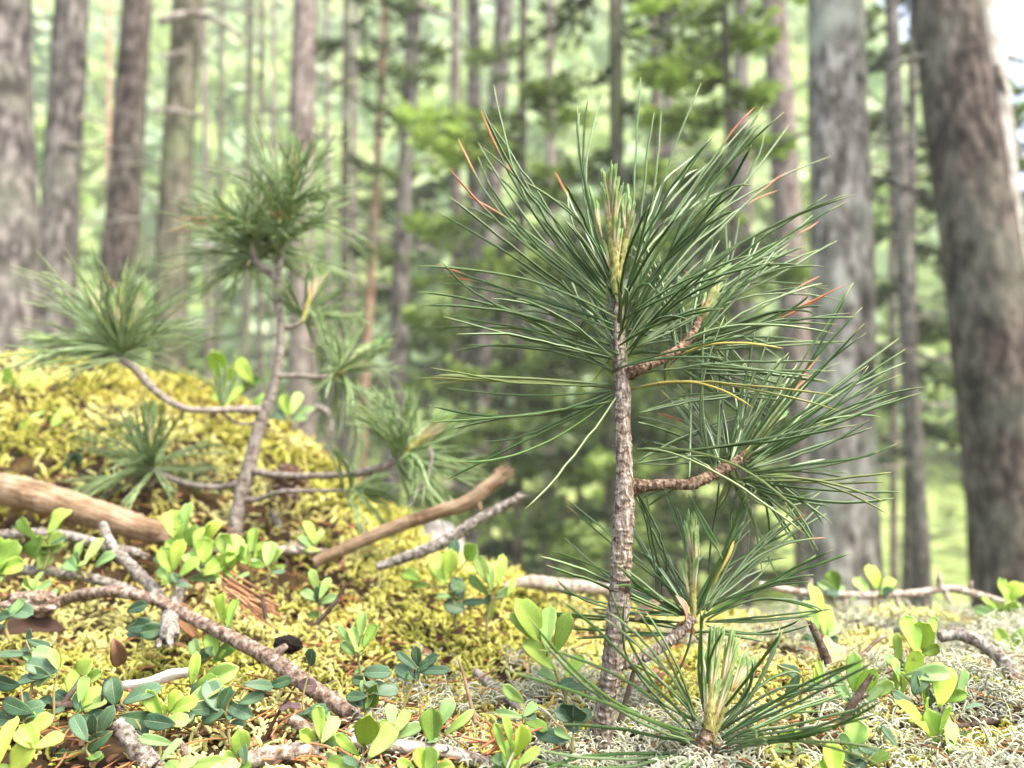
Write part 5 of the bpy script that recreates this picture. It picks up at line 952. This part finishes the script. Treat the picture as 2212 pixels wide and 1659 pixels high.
sprig("dark glossy leaves under the lime rosette", (330, 1660), [(300, 1498, 90, 40, 30, 'blue'), (245, 1495, 60, 50, 100, 'dark'), (302, 1555, 86, 42, -22, 'dark'), (345, 1560, 70, 44, 170, 'deep'), (385, 1558, 66, 28, 15, 'blue'), (300, 1580, 60, 46, 160, 'deep'), (250, 1570, 60, 30, 120, 'mint')], .345)
sprig("dark leaves in the lower left between lime corner and bark bit", (200, 1670), [(170, 1570, 76, 34, 140, 'blue'), (200, 1575, 62, 42, 95, 'dark'), (225, 1560, 66, 36, 60, 'blue'), (120, 1605, 44, 40, 80, 'deep'), (128, 1640, 46, 34, 60, 'dark'), (210, 1600, 70, 44, 210, 'dark')], .335)
sprig("pale curling leaves along the bottom edge left of the upright lime leaf", (370, 1690), [(340, 1600, 70, 24, 150, 'mint'), (390, 1655, 90, 26, 165, 'pale'), (440, 1650, 90, 34, 10, 'pale'), (365, 1620, 60, 22, 60, 'mint'), (480, 1655, 70, 36, 15, 'pale')], .32)
sprig("small round dark leaves beside the end of the arching twig", (690, 1600), [(683, 1536, 52, 36, 20, 'dark'), (640, 1560, 40, 26, 60, 'dark'), (700, 1560, 46, 30, 120, 'olive'), (604, 1475, 56, 30, 20, 'dark'), (672, 1420, 44, 34, 80, 'dark')], .36)
sprig("lone purplish leaf at the tip of a thin dark stalk", (560, 1605), [(660, 1480, 46, 38, 5, 'plum')], .365, stem=(.06, .03, .025), sr=4)
# blurred sprigs on the mound
sprig("blurred lime sprig on the mound at far left", (45, 890), [(30, 830, 80, 50, 110, 'lime'), (60, 825, 76, 50, 70, 'lime'), (85, 840, 60, 40, 45, 'pale'), (20, 860, 60, 36, 140, 'lime'), (70, 860, 60, 30, 20, 'pale')], .82)
sprig("tall blurred lime leaves in front of the mound's crest", (510, 880), [(476, 800, 110, 50, 100, 'lime'), (492, 825, 80, 50, 75, 'yel'), (525, 800, 90, 46, 130, 'yel'), (545, 830, 60, 34, 30, 'mint'), (500, 850, 70, 44, 60, 'lime'), (560, 870, 60, 40, 40, 'pale')], .80)
sprig("blurred pale sprig just right of the grey bent trunk", (630, 920), [(618, 875, 60, 34, 110, 'lime'), (638, 870, 62, 30, 75, 'pale'), (650, 890, 50, 26, 40, 'mint')], .80)
sprig("blurred mint green leaves low on the mound at left", (75, 960), [(38, 910, 70, 34, 130, 'mint'), (70, 915, 70, 40, 80, 'pale'), (95, 935, 60, 26, 30, 'mint'), (130, 900, 60, 40, 60, 'lime')], .76)
sprig("dark blurred leaf clump above the tan branch", (150, 1060), [(140, 1010, 70, 46, 110, 'deep'), (165, 1000, 60, 46, 60, 'dark'), (180, 1030, 66, 40, 20, 'deep'), (110, 1030, 66, 40, 160, 'deep'), (90, 1000, 60, 30, 140, 'olive')], .70)
sprig("small lime leaf left of the torn brown stick", (680, 1210), [(672, 1150, 60, 26, 105, 'lime'), (688, 1160, 40, 20, 60, 'pale')], .57)
sprig("blurred pale leaves on the mound beside the tan branch end", (335, 1110), [(270, 1085, 60, 36, 120, 'mint'), (340, 1090, 60, 26, 80, 'pale'), (350, 1075, 50, 26, 60, 'mint')], .68)
